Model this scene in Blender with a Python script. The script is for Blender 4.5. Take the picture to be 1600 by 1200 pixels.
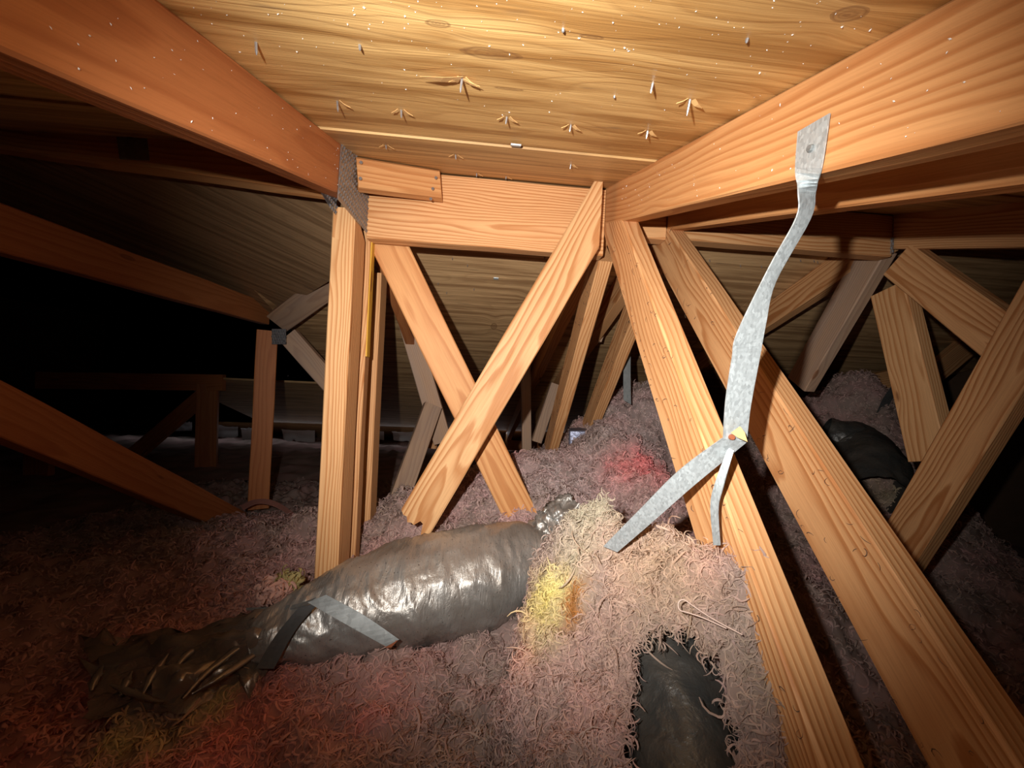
import bpy, math, random
import numpy as np
from mathutils import Matrix, Vector

for o in list(bpy.data.objects): bpy.data.objects.remove(o)
C = bpy.context.scene.collection
rng = np.random.default_rng(7); random.seed(7)

# ------------------------------------------------------------------ camera
CZ = 0.70                                   # lens height above the ceiling drywall
ORG = np.array([0.0, 0.0, CZ])
FPX = 620.0
RO, YA, PT = math.radians(2.6), math.radians(5.0), math.radians(0.6)
FW = np.array([math.sin(YA)*math.cos(PT), math.cos(YA)*math.cos(PT), math.sin(PT)])
_xr = np.array([math.cos(YA), -math.sin(YA), 0]); _up = np.cross(_xr, FW)
RT = math.cos(RO)*_xr + math.sin(RO)*_up
UP = math.cos(RO)*_up - math.sin(RO)*_xr
cam = bpy.data.cameras.new('camera'); co = bpy.data.objects.new('camera', cam); C.objects.link(co)
cam.sensor_width = 36; cam.lens = FPX/1600*36; cam.clip_start = 0.01
co.matrix_world = Matrix(((RT[0], UP[0], -FW[0], ORG[0]), (RT[1], UP[1], -FW[1], ORG[1]), (RT[2], UP[2], -FW[2], ORG[2]), (0, 0, 0, 1)))
bpy.context.scene.camera = co
sc = bpy.context.scene
sc.view_settings.view_transform = 'Standard'; sc.view_settings.look = 'None'
sc.view_settings.gamma = 1; sc.view_settings.use_curve_mapping = False
sc.view_settings.exposure = 0.0
w = bpy.data.worlds.new('world'); sc.world = w; w.use_nodes = True
w.node_tree.nodes['Background'].inputs[0].default_value = (0, 0, 0, 1)

# ------------------------------------------------------------------ flashlight held up and left of the lens
def spot(name, loc, aim, watts, angle, blend, col, rad=0.012):
    l = bpy.data.lights.new(name, 'SPOT'); l.energy = watts; l.spot_size = math.radians(angle); l.spot_blend = blend
    l.color = col; l.shadow_soft_size = rad
    o = bpy.data.objects.new(name, l); C.objects.link(o); o.location = loc
    o.rotation_euler = (Vector(aim)-Vector(loc)).to_track_quat('-Z', 'Y').to_euler()
    return o
LP = (-0.085, -0.02, CZ+0.065)
spot('flashlight_beam', LP, (0.17, 1.0, CZ+0.11), 58, 103, 1.0, (1, .96, .91), .006)
spot('flashlight_spill', LP, (0.13, 1.0, CZ+0.00), 1.8, 158, 1.0, (1, .90, .80), .006)

# added area lamp standing in for eave daylight, brightens the pale sheets
al = bpy.data.lights.new('soffit_daylight', 'AREA'); al.shape = 'RECTANGLE'; al.size = 4.2; al.size_y = .03; al.energy = .8; al.color = (.86, .92, 1)
alo = bpy.data.objects.new('soffit_daylight', al); C.objects.link(alo); alo.location = (-.9, 3.74, CZ-.425); alo.rotation_euler = (math.radians(-42), 0, 0)

# ------------------------------------------------------------------ geometry helpers
def ray(px, py): return FW + (px-800)/FPX*RT - (py-600)/FPX*UP
def onX(px, py, X): d = ray(px, py); return ORG + d*(X/d[0])
def at(px, py, Y): d = ray(px, py); return ORG + d*(Y/d[1])
def onPlane(px, py, p0, n):
    d = ray(px, py); n = np.asarray(n, float); return ORG + d*(((np.asarray(p0)-ORG)@n)/(d@n))
def V(*a): return np.array(a, float)
SL = 1/3.0; Z0 = CZ+0.19; VR = 0.97         # 4-in-12 roof: underside of the deck and the ridge line
ZR = Z0+VR*SL
NEAR_N = V(0, -SL, 1); FAR_N = V(0, SL, 1)
def near_z(v): return Z0+v*SL
def far_z(v): return ZR-(v-VR)*SL

def tag(o, label=None, cat=None, group=None, kind=None):
    if label: o['label'] = label
    if cat: o['category'] = cat
    if group: o['group'] = group
    if kind: o['kind'] = kind
    return o
def thing(name, label, cat, loc=(0, 0, 0), group=None):
    o = bpy.data.objects.new(name, None); C.objects.link(o); o.location = loc; o.empty_display_size = .05
    return tag(o, label, cat, group)
ORGN = {}
def link(name, me, mat, parent=None, M=None):
    o = bpy.data.objects.new(name, me); C.objects.link(o)
    if mat is not None and not me.materials: me.materials.append(mat)
    M = M or Matrix.Identity(4)
    if parent is not None:
        o.parent = parent
        q = parent; T = Matrix.Identity(4)
        while q is not None: T = q.matrix_basis @ T if q is parent else q.matrix_basis @ T; q = q.parent
        o.matrix_basis = T.inverted() @ M
    else: o.matrix_basis = M
    return o
def mesh(name, verts, faces, smooth=False):
    me = bpy.data.meshes.new(name)
    me.from_pydata([tuple(map(float, v)) for v in verts], [], [tuple(f) for f in faces]); me.update()
    if smooth: me.polygons.foreach_set('use_smooth', [True]*len(me.polygons))
    return me
def fastmesh(name, verts, quads, smooth=True, cols=None):
    me = bpy.data.meshes.new(name); nv = len(verts); nf = len(quads); k = quads.shape[1]
    me.vertices.add(nv); me.vertices.foreach_set('co', np.ascontiguousarray(verts, np.float32).ravel())
    me.loops.add(nf*k); me.loops.foreach_set('vertex_index', np.ascontiguousarray(quads, np.int32).ravel())
    me.polygons.add(nf); me.polygons.foreach_set('loop_start', np.arange(0, nf*k, k, dtype=np.int32))
    if smooth: me.polygons.foreach_set('use_smooth', np.ones(nf, bool))
    me.update(calc_edges=True)
    if cols is not None:
        a = me.color_attributes.new('col', 'FLOAT_COLOR', 'POINT')
        c4 = np.ones((nv, 4), np.float32); c4[:, :3] = cols; a.data.foreach_set('color', c4.ravel())
    return me

def board(name, A, B, width, thick, nrm, mat, parent=None, cutA=None, cutB=None, ragged=None, wane=0.0025, off=(0, 0)):
    """Lumber from A to B (centre line); the wide face looks along nrm."""
    A = np.asarray(A, float); B = np.asarray(B, float)
    x = B-A; L = np.linalg.norm(x); x /= L
    n = np.asarray(nrm, float); n = n-x*(n@x); n /= np.linalg.norm(n); y = np.cross(n, x)
    ns = 10 if ragged is not None else 1
    hw, ht, c = width/2, thick/2, wane
    ring = []                                   # (y, z) cross-section, chamfered
    top = [(-hw+c + (2*hw-2*c)*i/ns, ht) for i in range(ns+1)]
    bot = [(hw-c - (2*hw-2*c)*i/ns, -ht) for i in range(ns+1)]
    ring = top+[(hw, ht-c), (hw, -ht+c)]+bot+[(-hw, -ht+c), (-hw, ht-c)]
    def ends(cut, base):
        if cut is None: return [base]*len(ring)
        cn = np.asarray(cut, float); cx = cn@x
        return [base-((cn@y)*yy+(cn@n)*zz)/cx for yy, zz in ring]
    ea, eb = ends(cutA, 0.0), ends(cutB, L)
    if ragged is not None:
        for i, (yy, zz) in enumerate(ring):
            t = (yy+hw)/(2*hw)*(len(ragged)-1); k = min(int(t), len(ragged)-2)
            eb[i] += ragged[k]*(1-(t-k))+ragged[k+1]*(t-k)+(.004 if zz < 0 else 0)
    m = len(ring)
    nseg = max(1, int(L/.12)) 
    vs = []
    for s in range(nseg+1):
        f = s/nseg
        for i, (yy, zz) in enumerate(ring):
            j = .0007*math.sin(13*f*L+i+7*L) if 0 < s < nseg else 0
            vs.append((ea[i]*(1-f)+eb[i]*f, yy+j, zz+j))
    fs = []
    for s in range(nseg):
        for i in range(m):
            a, b = s*m+i, s*m+(i+1) % m
            fs.append((a, a+m, b+m, b))
    tb = nseg*m
    if ragged is None:
        fs.append(tuple(range(m))); fs.append(tuple(tb+i for i in reversed(range(m))))
    else:
        fs.append(tuple(range(m)))
        for i in range(ns):
            fs.append((tb+i+1, tb+i, tb+(2*ns+3-i), tb+(2*ns+2-i)))
        fs.append((tb+ns+2, tb+ns+1, tb+ns, tb+ns+3)); fs.append((tb, tb+m-1, tb+m-2, tb+2*ns+3))
    me = mesh(name, vs, fs)
    M = Matrix(((x[0], y[0], n[0], A[0]), (x[1], y[1], n[1], A[1]), (x[2], y[2], n[2], A[2]), (0, 0, 0, 1)))
    return link(name, me, mat, parent, M)

def tmember(name, X, a, b, mat, parent, side=0, width=.089, thick=.038, face=-1, **k):
    """Truss member in a plane of constant X. a, b are pixels on one edge of the face (side=+1/-1 says which
    side of that edge the member lies on, 0 = centre line); X is the plane of the face seen."""
    P = onX(*a, X); Q = onX(*b, X); d = (Q-P)/np.linalg.norm(Q-P)
    perp = V(0, -d[2], d[1])*side*width/2
    cx = V(-face*thick/2, 0, 0)
    return board(name, P+perp+cx, Q+perp+cx, width, thick, (face, 0, 0), mat, parent, **k)
def ext(P, Q, a, b):
    P = np.asarray(P, float); Q = np.asarray(Q, float); d = (Q-P)/np.linalg.norm(Q-P); return P-d*a, Q+d*b

# numpy value noise
def _h(i, j, k):
    n = (i*374761393+j*668265263+k*2147483647*3+k*1274126177) & 0x7fffffff
    n = ((n ^ (n >> 13))*1274126177) & 0x7fffffff
    return ((n ^ (n >> 16)) & 0xffff)/32767.5-1
def vnoise(p):
    p = np.asarray(p, float); i = np.floor(p).astype(np.int64); f = p-i; f = f*f*f*(f*(f*6-15)+10)
    r = 0
    for dx in (0, 1):
        for dy in (0, 1):
            for dz in (0, 1):
                wgt = (f[..., 0] if dx else 1-f[..., 0])*(f[..., 1] if dy else 1-f[..., 1])*(f[..., 2] if dz else 1-f[..., 2])
                r = r+wgt*_h(i[..., 0]+dx, i[..., 1]+dy, i[..., 2]+dz)
    return r
def fbm(p, octv=4, lac=2.03, g=.5):
    r = 0; a = 1.0; p = np.asarray(p, float)
    for o in range(octv): r = r+a*vnoise(p+17.3*o); p = p*lac; a *= g
    return r

# ------------------------------------------------------------------ materials
class NT:
    def __init__(s, name):
        s.m = bpy.data.materials.new(name); s.m.use_nodes = True; s.t = s.m.node_tree; s.t.nodes.clear()
        s.out = s.n('ShaderNodeOutputMaterial'); s.b = s.n('ShaderNodeBsdfPrincipled'); s.l(s.b.outputs[0], s.out.inputs[0])
    def n(s, ty, **k):
        d = s.t.nodes.new(ty)
        for a, v in k.items(): setattr(d, a, v)
        return d
    def l(s, a, b): s.t.links.new(a, b)
    def put(s, sock, v):
        if hasattr(v, 'links') or hasattr(v, 'is_linked'): s.l(v, sock)
        else: sock.default_value = v
    def math(s, op, a, b=0.0, c=None):
        d = s.n('ShaderNodeMath', operation=op); s.put(d.inputs[0], a); s.put(d.inputs[1], b)
        if c is not None: s.put(d.inputs[2], c)
        return d.outputs[0]
    def noise(s, vec, scale, detail=3, rough=.5, dist=0):
        d = s.n('ShaderNodeTexNoise'); s.l(vec, d.inputs['Vector']); d.inputs['Scale'].default_value = scale
        d.inputs['Detail'].default_value = detail; d.inputs['Roughness'].default_value = rough; d.inputs['Distortion'].default_value = dist
        return d.outputs['Fac']
    def mapping(s, vec, scale=(1, 1, 1), loc=None):
        d = s.n('ShaderNodeMapping'); s.l(vec, d.inputs[0]); d.inputs['Scale'].default_value = scale
        if loc is not None: s.put(d.inputs['Location'], loc)
        return d.outputs[0]
    def ramp(s, fac, stops, interp='LINEAR'):
        d = s.n('ShaderNodeValToRGB'); s.put(d.inputs[0], fac); e = d.color_ramp.elements; d.color_ramp.interpolation = interp
        while len(e) < len(stops): e.new(.5)
        for q, (p, c) in zip(e, stops): q.position = p; q.color = (*c, 1) if len(c) == 3 else c
        return d.outputs[0]
    def mix(s, fac, a, b, mode='MIX'):
        d = s.n('ShaderNodeMix', data_type='RGBA', blend_type=mode); s.put(d.inputs[0], fac)
        for i, v in ((6, a), (7, b)):
            if isinstance(v, tuple): d.inputs[i].default_value = (*v, 1) if len(v) == 3 else v
            else: s.l(v, d.inputs[i])
        return d.outputs[2]
    def bump(s, h, strength, dist=.002):
        d = s.n('ShaderNodeBump'); d.inputs['Strength'].default_value = strength; d.inputs['Distance'].default_value = dist
        s.l(h, d.inputs['Height']); s.l(d.outputs[0], s.b.inputs['Normal'])

def wood(name, light, dark, spacing=.0062, grey=0.0, knots=1.0, contrast=1.0):
    t = NT(name); tc = t.n('ShaderNodeTexCoord').outputs['Object']; oi = t.n('ShaderNodeObjectInfo')
    rnd = oi.outputs['Random']
    offs = t.n('ShaderNodeCombineXYZ'); t.l(t.math('MULTIPLY', rnd, 37.0), offs.inputs[0]); t.l(t.math('MULTIPLY', rnd, 11.0), offs.inputs[1]); t.l(t.math('MULTIPLY', rnd, 23.0), offs.inputs[2])
    v = t.n('ShaderNodeVectorMath', operation='ADD'); t.l(tc, v.inputs[0]); t.l(offs.outputs[0], v.inputs[1]); v = v.outputs[0]
    # knots: sparse stretched cells
    vo = t.n('ShaderNodeTexVoronoi', feature='F1'); t.l(t.mapping(v, (4.4, 17, 9)), vo.inputs['Vector']); vo.inputs['Scale'].default_value = 1.0
    kd = vo.outputs['Distance']; sep = t.n('ShaderNodeSeparateColor'); t.l(vo.outputs['Color'], sep.inputs[0])
    kon = t.math('GREATER_THAN', sep.outputs[0], 1-.38*knots)
    near = t.math('MULTIPLY', t.math('POWER', t.math('SUBTRACT', 1.0, t.math('MINIMUM', t.math('MULTIPLY', kd, 2.2), 1.0)), 2.0), kon)
    sx = t.n('ShaderNodeSeparateXYZ'); t.l(tc, sx.inputs[0])
    n1 = t.noise(t.mapping(v, (1.3, 9, 9)), 1.0, 2); n2 = t.noise(t.mapping(v, (1.6, 9, 9), (5, 5, 5)), 1.0, 2)
    py = t.math('SUBTRACT', t.math('MULTIPLY', t.math('FRACT', t.math('MULTIPLY', rnd, 7.13)), .13), .065)
    pz = t.math('ADD', t.math('MULTIPLY', t.math('FRACT', t.math('MULTIPLY', rnd, 3.7)), .05), .022)
    y = t.math('ADD', t.math('SUBTRACT', sx.outputs[1], py), t.math('MULTIPLY', t.math('SUBTRACT', n1, .5), .05))
    z = t.math('ADD', t.math('ADD', sx.outputs[2], pz), t.math('MULTIPLY', t.math('SUBTRACT', n2, .5), .05))
    r = t.math('SQRT', t.math('ADD', t.math('MULTIPLY', y, y), t.math('MULTIPLY', z, z)))
    r = t.math('ADD', r, t.math('MULTIPLY', near, .012))
    r = t.math('ADD', r, t.math('MULTIPLY', t.math('SUBTRACT', t.noise(t.mapping(v, (7, 60, 60)), 1.0, 2), .5), .0035))
    saw = t.math('FRACT', t.math('DIVIDE', r, spacing))
    band = t.ramp(saw, [(0.0, (0, 0, 0)), (.45, (.25,)*3), (.78, (1, 1, 1)), (.9, (.85,)*3), (1.0, (0, 0, 0))])
    fib = t.noise(t.mapping(v, (14, 420, 420)), 1.0, 3, .6)
    big = t.noise(t.mapping(v, (2.2, 16, 16)), 1.0, 2)
    bandf = t.math('MULTIPLY', band, t.math('ADD', .35*contrast, t.math('MULTIPLY', big, .75*contrast)))
    col = t.mix(bandf, light, dark)
    col = t.mix(t.math('MULTIPLY', t.math('SUBTRACT', fib, .42), .8), col, tuple(c*.45 for c in dark))
    col = t.mix(t.math('MULTIPLY', t.noise(t.mapping(v, (1.5, 6, 6)), 1.0, 3), .42), col, tuple(a*b for a, b in zip(light, (.9, .72, .58))))
    if grey: col = t.mix(t.math('MULTIPLY', t.noise(t.mapping(v, (3, 22, 22)), 1.0, 4), grey*1.6), col, (.36, .30, .27))
    kcore = t.math('MULTIPLY', t.ramp(kd, [(.0, (1,)*3), (.075, (.85,)*3), (.10, (1,)*3), (.125, (0,)*3)]), kon)
    col = t.mix(t.math('MULTIPLY', kcore, .8), col, (.19, .065, .024))
    col = t.mix(t.math('MULTIPLY', near, .3), col, (.40, .17, .06))
    hs = t.n('ShaderNodeHueSaturation'); t.l(col, hs.inputs['Color']); t.l(t.math('ADD', .88, t.math('MULTIPLY', t.math('FRACT', t.math('MULTIPLY', rnd, 17.7)), .2)), hs.inputs['Value'])
    t.l(hs.outputs[0], t.b.inputs['Base Color']); t.b.inputs['Roughness'].default_value = .58; t.b.inputs['Specular IOR Level'].default_value = .3
    t.bump(t.math('ADD', t.math('MULTIPLY', band, .6), t.math('MULTIPLY', fib, .7)), .35, .0012)
    return t.m

PINE = wood('pine_lumber', (.74, .425, .20), (.40, .150, .045), spacing=.0055, contrast=1.25)
PINE_PALE = wood('pale_pine_lumber', (.77, .47, .23), (.45, .185, .060), spacing=.0062, contrast=1.35)
PINE_RED = wood('red_fir_lumber', (.50, .195, .070), (.32, .095, .030), spacing=.011, contrast=.8)  # lumber colour darkened and reddened to stand for dimmer light
PINE_OR = wood('orange_fir_lumber', (.68, .355, .145), (.42, .155, .045), spacing=.0085, contrast=1.05)
PINE_GREY = wood('weathered_pine_lumber', (.64, .40, .225), (.36, .18, .09), grey=.5)

def plywood(name, base, dark, knots, stretch=(1.1, 26, 26), flame=.5, rot=0.0):
    """Rotary-cut veneer in world-aligned object coordinates; knots = (x, y, rx, ry)."""
    t = NT(name); tc = t.n('ShaderNodeTexCoord').outputs['Object']
    if rot:
        mp = t.n('ShaderNodeMapping'); t.l(tc, mp.inputs[0]); mp.inputs['Rotation'].default_value = (0, 0, rot); tc = mp.outputs[0]
    s = t.n('ShaderNodeSeparateXYZ'); t.l(tc, s.inputs[0]); x, y = s.outputs[0], s.outputs[1]
    yy = y; cores = []
    for (kx, ky, rx, ry) in knots:
        dx = t.math('DIVIDE', t.math('SUBTRACT', x, kx), rx); dy = t.math('DIVIDE', t.math('SUBTRACT', y, ky), ry)
        d2 = t.math('ADD', t.math('MULTIPLY', dx, dx), t.math('MULTIPLY', dy, dy))
        d2 = t.math('ADD', d2, t.math('MULTIPLY', t.math('SUBTRACT', t.noise(tc, 60, 2), .5), .9))
        g = t.math('EXPONENT', t.math('MULTIPLY', d2, -.16))
        yy = t.math('ADD', yy, t.math('MULTIPLY', t.math('MULTIPLY', g, dy), ry*.8))
        cores.append(t.math('SQRT', t.math('MAXIMUM', d2, 0.0)))
    cv = t.n('ShaderNodeCombineXYZ'); t.l(x, cv.inputs[0]); t.l(yy, cv.inputs[1])
    v = cv.outputs[0]
    wv = t.n('ShaderNodeTexNoise'); t.l(t.mapping(v, (2.2, 7, 1)), wv.inputs['Vector']); wv.inputs['Scale'].default_value = 1.0; wv.inputs['Detail'].default_value = 2
    flm = t.math('ADD', t.math('MULTIPLY', yy, 1.0), t.math('MULTIPLY', t.math('SUBTRACT', wv.outputs[0], .5), .22*flame))
    saw = t.math('FRACT', t.math('MULTIPLY', flm, 40))
    band = t.ramp(saw, [(0, (0,)*3), (.5, (.3,)*3), (.85, (1,)*3), (1, (0,)*3)])
    st = t.noise(t.mapping(v, (stretch[0]*1.6, stretch[1]*1.7, 1)), 1.0, 5, .6, .3)
    fine = t.noise(t.mapping(v, (9, 330, 1)), 1.0, 3, .6)
    blot = t.noise(t.mapping(v, (2.1, 6, 1), (3, 3, 3)), 1.0, 3)
    col = t.mix(t.math('MULTIPLY', band, t.math('MULTIPLY', t.math('SUBTRACT', blot, .22), 1.0)), base, dark)
    col = t.mix(t.ramp(st, [(.36, (0,)*3), (.47, (.25,)*3), (.60, (.85,)*3)]), col, tuple(c*.8 for c in dark))
    col = t.mix(t.math('MULTIPLY', t.math('SUBTRACT', fine, .4), .75), col, tuple(c*.5 for c in dark))
    stain = t.ramp(t.noise(t.mapping(v, (7, 34, 1), (9, 1, 0)), 1.0, 3), [(.66, (0,)*3), (.74, (.55,)*3)])
    col = t.mix(stain, col, (.12, .085, .06))
    for d in cores:
        rg = t.ramp(t.math('FRACT', t.math('MULTIPLY', d, 3.2)), [(0, (.35,)*3), (.6, (.75,)*3), (1, (.3,)*3)]); fl = t.ramp(d, [(.0, (.9,)*3), (.74, (.6,)*3), (.95, (1.3,)*3), (1.2, (.4,)*3), (1.9, (0,)*3)])
        col = t.mix(t.math('MULTIPLY', rg, fl), col, (.15, .06, .022))
    t.l(col, t.b.inputs['Base Color']); t.b.inputs['Roughness'].default_value = .5; t.b.inputs['Specular IOR Level'].default_value = .35
    t.bump(t.math('ADD', t.math('MULTIPLY', band, .3), t.math('ADD', t.math('MULTIPLY', fine, .7), t.math('MULTIPLY', st, .8))), .4, .0015)
    return t.m

def metal(name, col, rough, spangle=.5, scale=190, metallic=.75):
    t = NT(name); tc = t.n('ShaderNodeTexCoord').outputs['Object']
    vo = t.n('ShaderNodeTexVoronoi'); t.l(t.mapping(tc, (1, 1, .55)), vo.inputs['Vector']); vo.inputs['Scale'].default_value = scale
    g = t.n('ShaderNodeSeparateColor'); t.l(vo.outputs['Color'], g.inputs[0])
    f = t.math('MULTIPLY', g.outputs[0], spangle)
    c = t.mix(f, tuple(a*.72 for a in col), tuple(min(1, a*1.25) for a in col))
    c = t.mix(t.math('MULTIPLY', t.noise(tc, 30, 4), .3), c, tuple(a*.6 for a in col))
    t.l(c, t.b.inputs['Base Color']); t.b.inputs['Metallic'].default_value = metallic
    t.l(t.math('ADD', rough, t.math('MULTIPLY', g.outputs[1], .2*spangle)), t.b.inputs['Roughness'])
    t.bump(t.noise(tc, 70, 3), .25, .001)
    return t.m
GALV = metal('galvanized_strap', (.58, .64, .66), .50, .7, 420, .55)
GALV_DULL = metal('dull_galvanized', (.30, .32, .32), .5, .4, 150, .5)
GALV_DARK = metal('dark_strap_metal', (.13, .13, .13), .5, .3, 150, .4)
PLATE = metal('connector_plate_steel', (.42, .43, .45), .36, .6, 260, .85)
NAILM = metal('nail_steel', (.55, .57, .60), .35, .3, 300, .8)
def plain(name, col, rough=.7, metallic=0.0, nz=.25, scale=40):
    t = NT(name); tc = t.n('ShaderNodeTexCoord').outputs['Object']
    t.l(t.mix(t.math('MULTIPLY', t.noise(tc, scale, 4), nz*2), col, tuple(c*.45 for c in col)), t.b.inputs['Base Color'])
    t.b.inputs['Roughness'].default_value = rough; t.b.inputs['Metallic'].default_value = metallic
    t.bump(t.noise(tc, scale*3, 3), .2, .002)
    return t.m
SPLINT = plain('raw_wood_splinter', (.72, .43, .17), .7)
YELLOW = wood('yellow_painted_edge', (.72, .44, .06), (.5, .27, .03), contrast=.6)
RUST = plain('rust_stained_metal', (.30, .085, .03), .7)
WHITEF = plain('white_fleck_fibre', (.85, .84, .80), .6, 0, .1)
def sheet_mat(name, col, tr):
    t = NT(name); d = t.n('ShaderNodeBsdfDiffuse'); q = t.n('ShaderNodeBsdfTranslucent'); m = t.n('ShaderNodeMixShader'); m.inputs[0].default_value = tr
    d.inputs[0].default_value = (*col, 1); q.inputs[0].default_value = (*col, 1); t.l(d.outputs[0], m.inputs[1]); t.l(q.outputs[0], m.inputs[2]); t.l(m.outputs[0], t.out.inputs[0]); t.t.nodes.remove(t.b)
    return t.m
BAFFLE = sheet_mat('white_foam_sheet', (.86, .88, .90), .6)
OSB = plain('dark_sheathing', (.16, .09, .05), .8, 0, .4, 20)
DRYWALL = plain('ceiling_drywall_back', (.40, .37, .34), .9)

def fibre_mat():
    t = NT('fibreglass_wool'); a = t.n('ShaderNodeVertexColor'); a.layer_name = 'col'
    d = t.n('ShaderNodeBsdfDiffuse'); tr = t.n('ShaderNodeBsdfTranslucent'); mx = t.n('ShaderNodeMixShader'); mx.inputs[0].default_value = .3
    t.l(a.outputs[0], d.inputs[0]); t.l(a.outputs[0], tr.inputs[0]); t.l(d.outputs[0], mx.inputs[1]); t.l(tr.outputs[0], mx.inputs[2])
    t.l(mx.outputs[0], t.out.inputs[0]); t.t.nodes.remove(t.b)
    return t.m
FIBRE = fibre_mat()

# ------------------------------------------------------------------ setting: roof deck, floor, walls
def quad_panel(name, P, nrm, th, mat, parent):
    n = np.asarray(nrm, float); n /= np.linalg.norm(n); P = [np.asarray(p, float) for p in P]; k = len(P)
    vs = P+[p+n*th for p in P]
    fs = [tuple(range(k)), tuple(k+i for i in reversed(range(k)))]+[(i, k+i, k+(i+1) % k, (i+1) % k) for i in range(k)]
    return link(name, mesh(name, vs, fs), mat, parent)

def deck_knot(px, py, rx, ry):
    p = onPlane(px, py, (0, 0, Z0), NEAR_N); return (p[0], p[1], rx, ry)
knA = [deck_knot(765, 84, .030, .011), deck_knot(684, 37, .011, .006), deck_knot(795, 139, .017, .0035), deck_knot(1326, 22, .013, .010), deck_knot(925, 58, .012, .004)]
PLY_A = plywood('plywood_near_deck', (.84, .55, .22), (.44, .205, .050), knA, stretch=(1.3, 15, 26), flame=1.5)
PLY_B = plywood('plywood_ridge_strip', (.70, .45, .19), (.42, .23, .085), [], flame=.35)
PLY_FAR = plywood('plywood_far_deck', (.80, .52, .26), (.42, .23, .10), [(.17, 1.50, .010, .02), (.06, 1.72, .014, .03)], flame=1.5)
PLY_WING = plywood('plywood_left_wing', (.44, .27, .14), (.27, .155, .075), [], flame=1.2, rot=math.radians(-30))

ceiling = thing('ceiling', None, None); tag(ceiling, 'plywood roof deck underside with protruding shingle nails', None, None, 'structure')
SEAM = onPlane(765, 224, (0, 0, Z0), NEAR_N)[1]
def nd(x, v, dz=0): return V(x, v, near_z(v)+dz)
def fd(x, v, dz=0): return V(x, v, far_z(v)+dz)
panelA = quad_panel('plywood_panel', [nd(-1.3, -.53), nd(1.14, -.53), nd(1.14, SEAM-.002), nd(-1.3, SEAM-.002)], NEAR_N, .012, PLY_A, ceiling)
panelB = quad_panel('plywood_panel', [nd(-1.02, SEAM+.002, -.0035), nd(1.42, SEAM+.002, -.0035), nd(1.42, VR, -.0035), nd(-1.02, VR, -.0035)], NEAR_N, .012, PLY_B, ceiling)
for x0, x1, v0, v1 in ((1.145, 2.6, -.53, SEAM-.002), (-2.8, -1.305, -.53, SEAM-.002), (1.425, 2.6, SEAM+.002, VR), (-2.8, -1.025, SEAM+.002, VR), (-2.8, -.2, -1.75, -.534), (-.196, 2.6, -1.75, -.534), (-2.8, 2.6, -2.67, -1.754)):
    quad_panel('plywood_panel', [nd(x0, v0), nd(x1, v0), nd(x1, v1), nd(x0, v1)], NEAR_N, .012, PLY_A, ceiling)
FS1 = at(757, 432, 1.0); q = (FS1-ORG); FS1 = (ZR+VR*SL-CZ)/(q[2]+SL)     # far-deck seam distance
for x0, x1, v0, v1 in ((-.62, .5, VR, FS1-.0015), (.504, 2.6, VR, FS1-.0015), (-.84, 1.0, FS1+.0015, FS1+1.22), (1.004, 2.6, FS1+.0015, FS1+1.22), (-1.9, .6, FS1+1.223, FS1+2.44), (.604, 2.6, FS1+1.223, FS1+2.44), (-2.4, 2.6, FS1+2.443, 4.75)):
    quad_panel('plywood_panel', [fd(x0, v0), fd(x1, v0), fd(x1, v1), fd(x0, v1)], FAR_N, .012, PLY_FAR, ceiling)
# the wing that runs off to the left: one sloping panel between its ridge board and the corner joint
J = V(-.83, 1.65, CZ+.29); WN = V(.5/3, .86/3, 1.0)
wp = [onPlane(*p, J, WN) for p in ((-260, 190), (-60, 200), (300, 255), (515, 285), (560, 330), (545, 420), (430, 492), (-20, 340), (-300, 245))]
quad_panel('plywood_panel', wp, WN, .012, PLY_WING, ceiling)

def slab(name, lo, hi, mat):
    x0, y0, z0 = lo; x1, y1, z1 = hi
    vs = [(x, y, z) for z in (z0, z1) for y in (y0, y1) for x in (x0, x1)]
    me = mesh(name, vs, [(0, 2, 3, 1), (4, 5, 7, 6), (0, 1, 5, 4), (2, 6, 7, 3), (0, 4, 6, 2), (1, 3, 7, 5)])
    return tag(link(name, me, mat), kind='structure')
slab('floor', (-4.2, -2.7, -.02), (2.7, 4.85, 0), DRYWALL)
slab('wall_left', (-4.25, -2.7, 0), (-4.2, 4.85, 1.3), OSB)
slab('wall_right', (2.65, -2.7, 0), (2.7, 4.85, 1.3), OSB)
slab('wall_back', (-4.2, 4.8, 0), (2.65, 4.85, .16), OSB)
slab('wall_front', (-4.2, -2.7, 0), (2.65, -2.65, .06), OSB)

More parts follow.
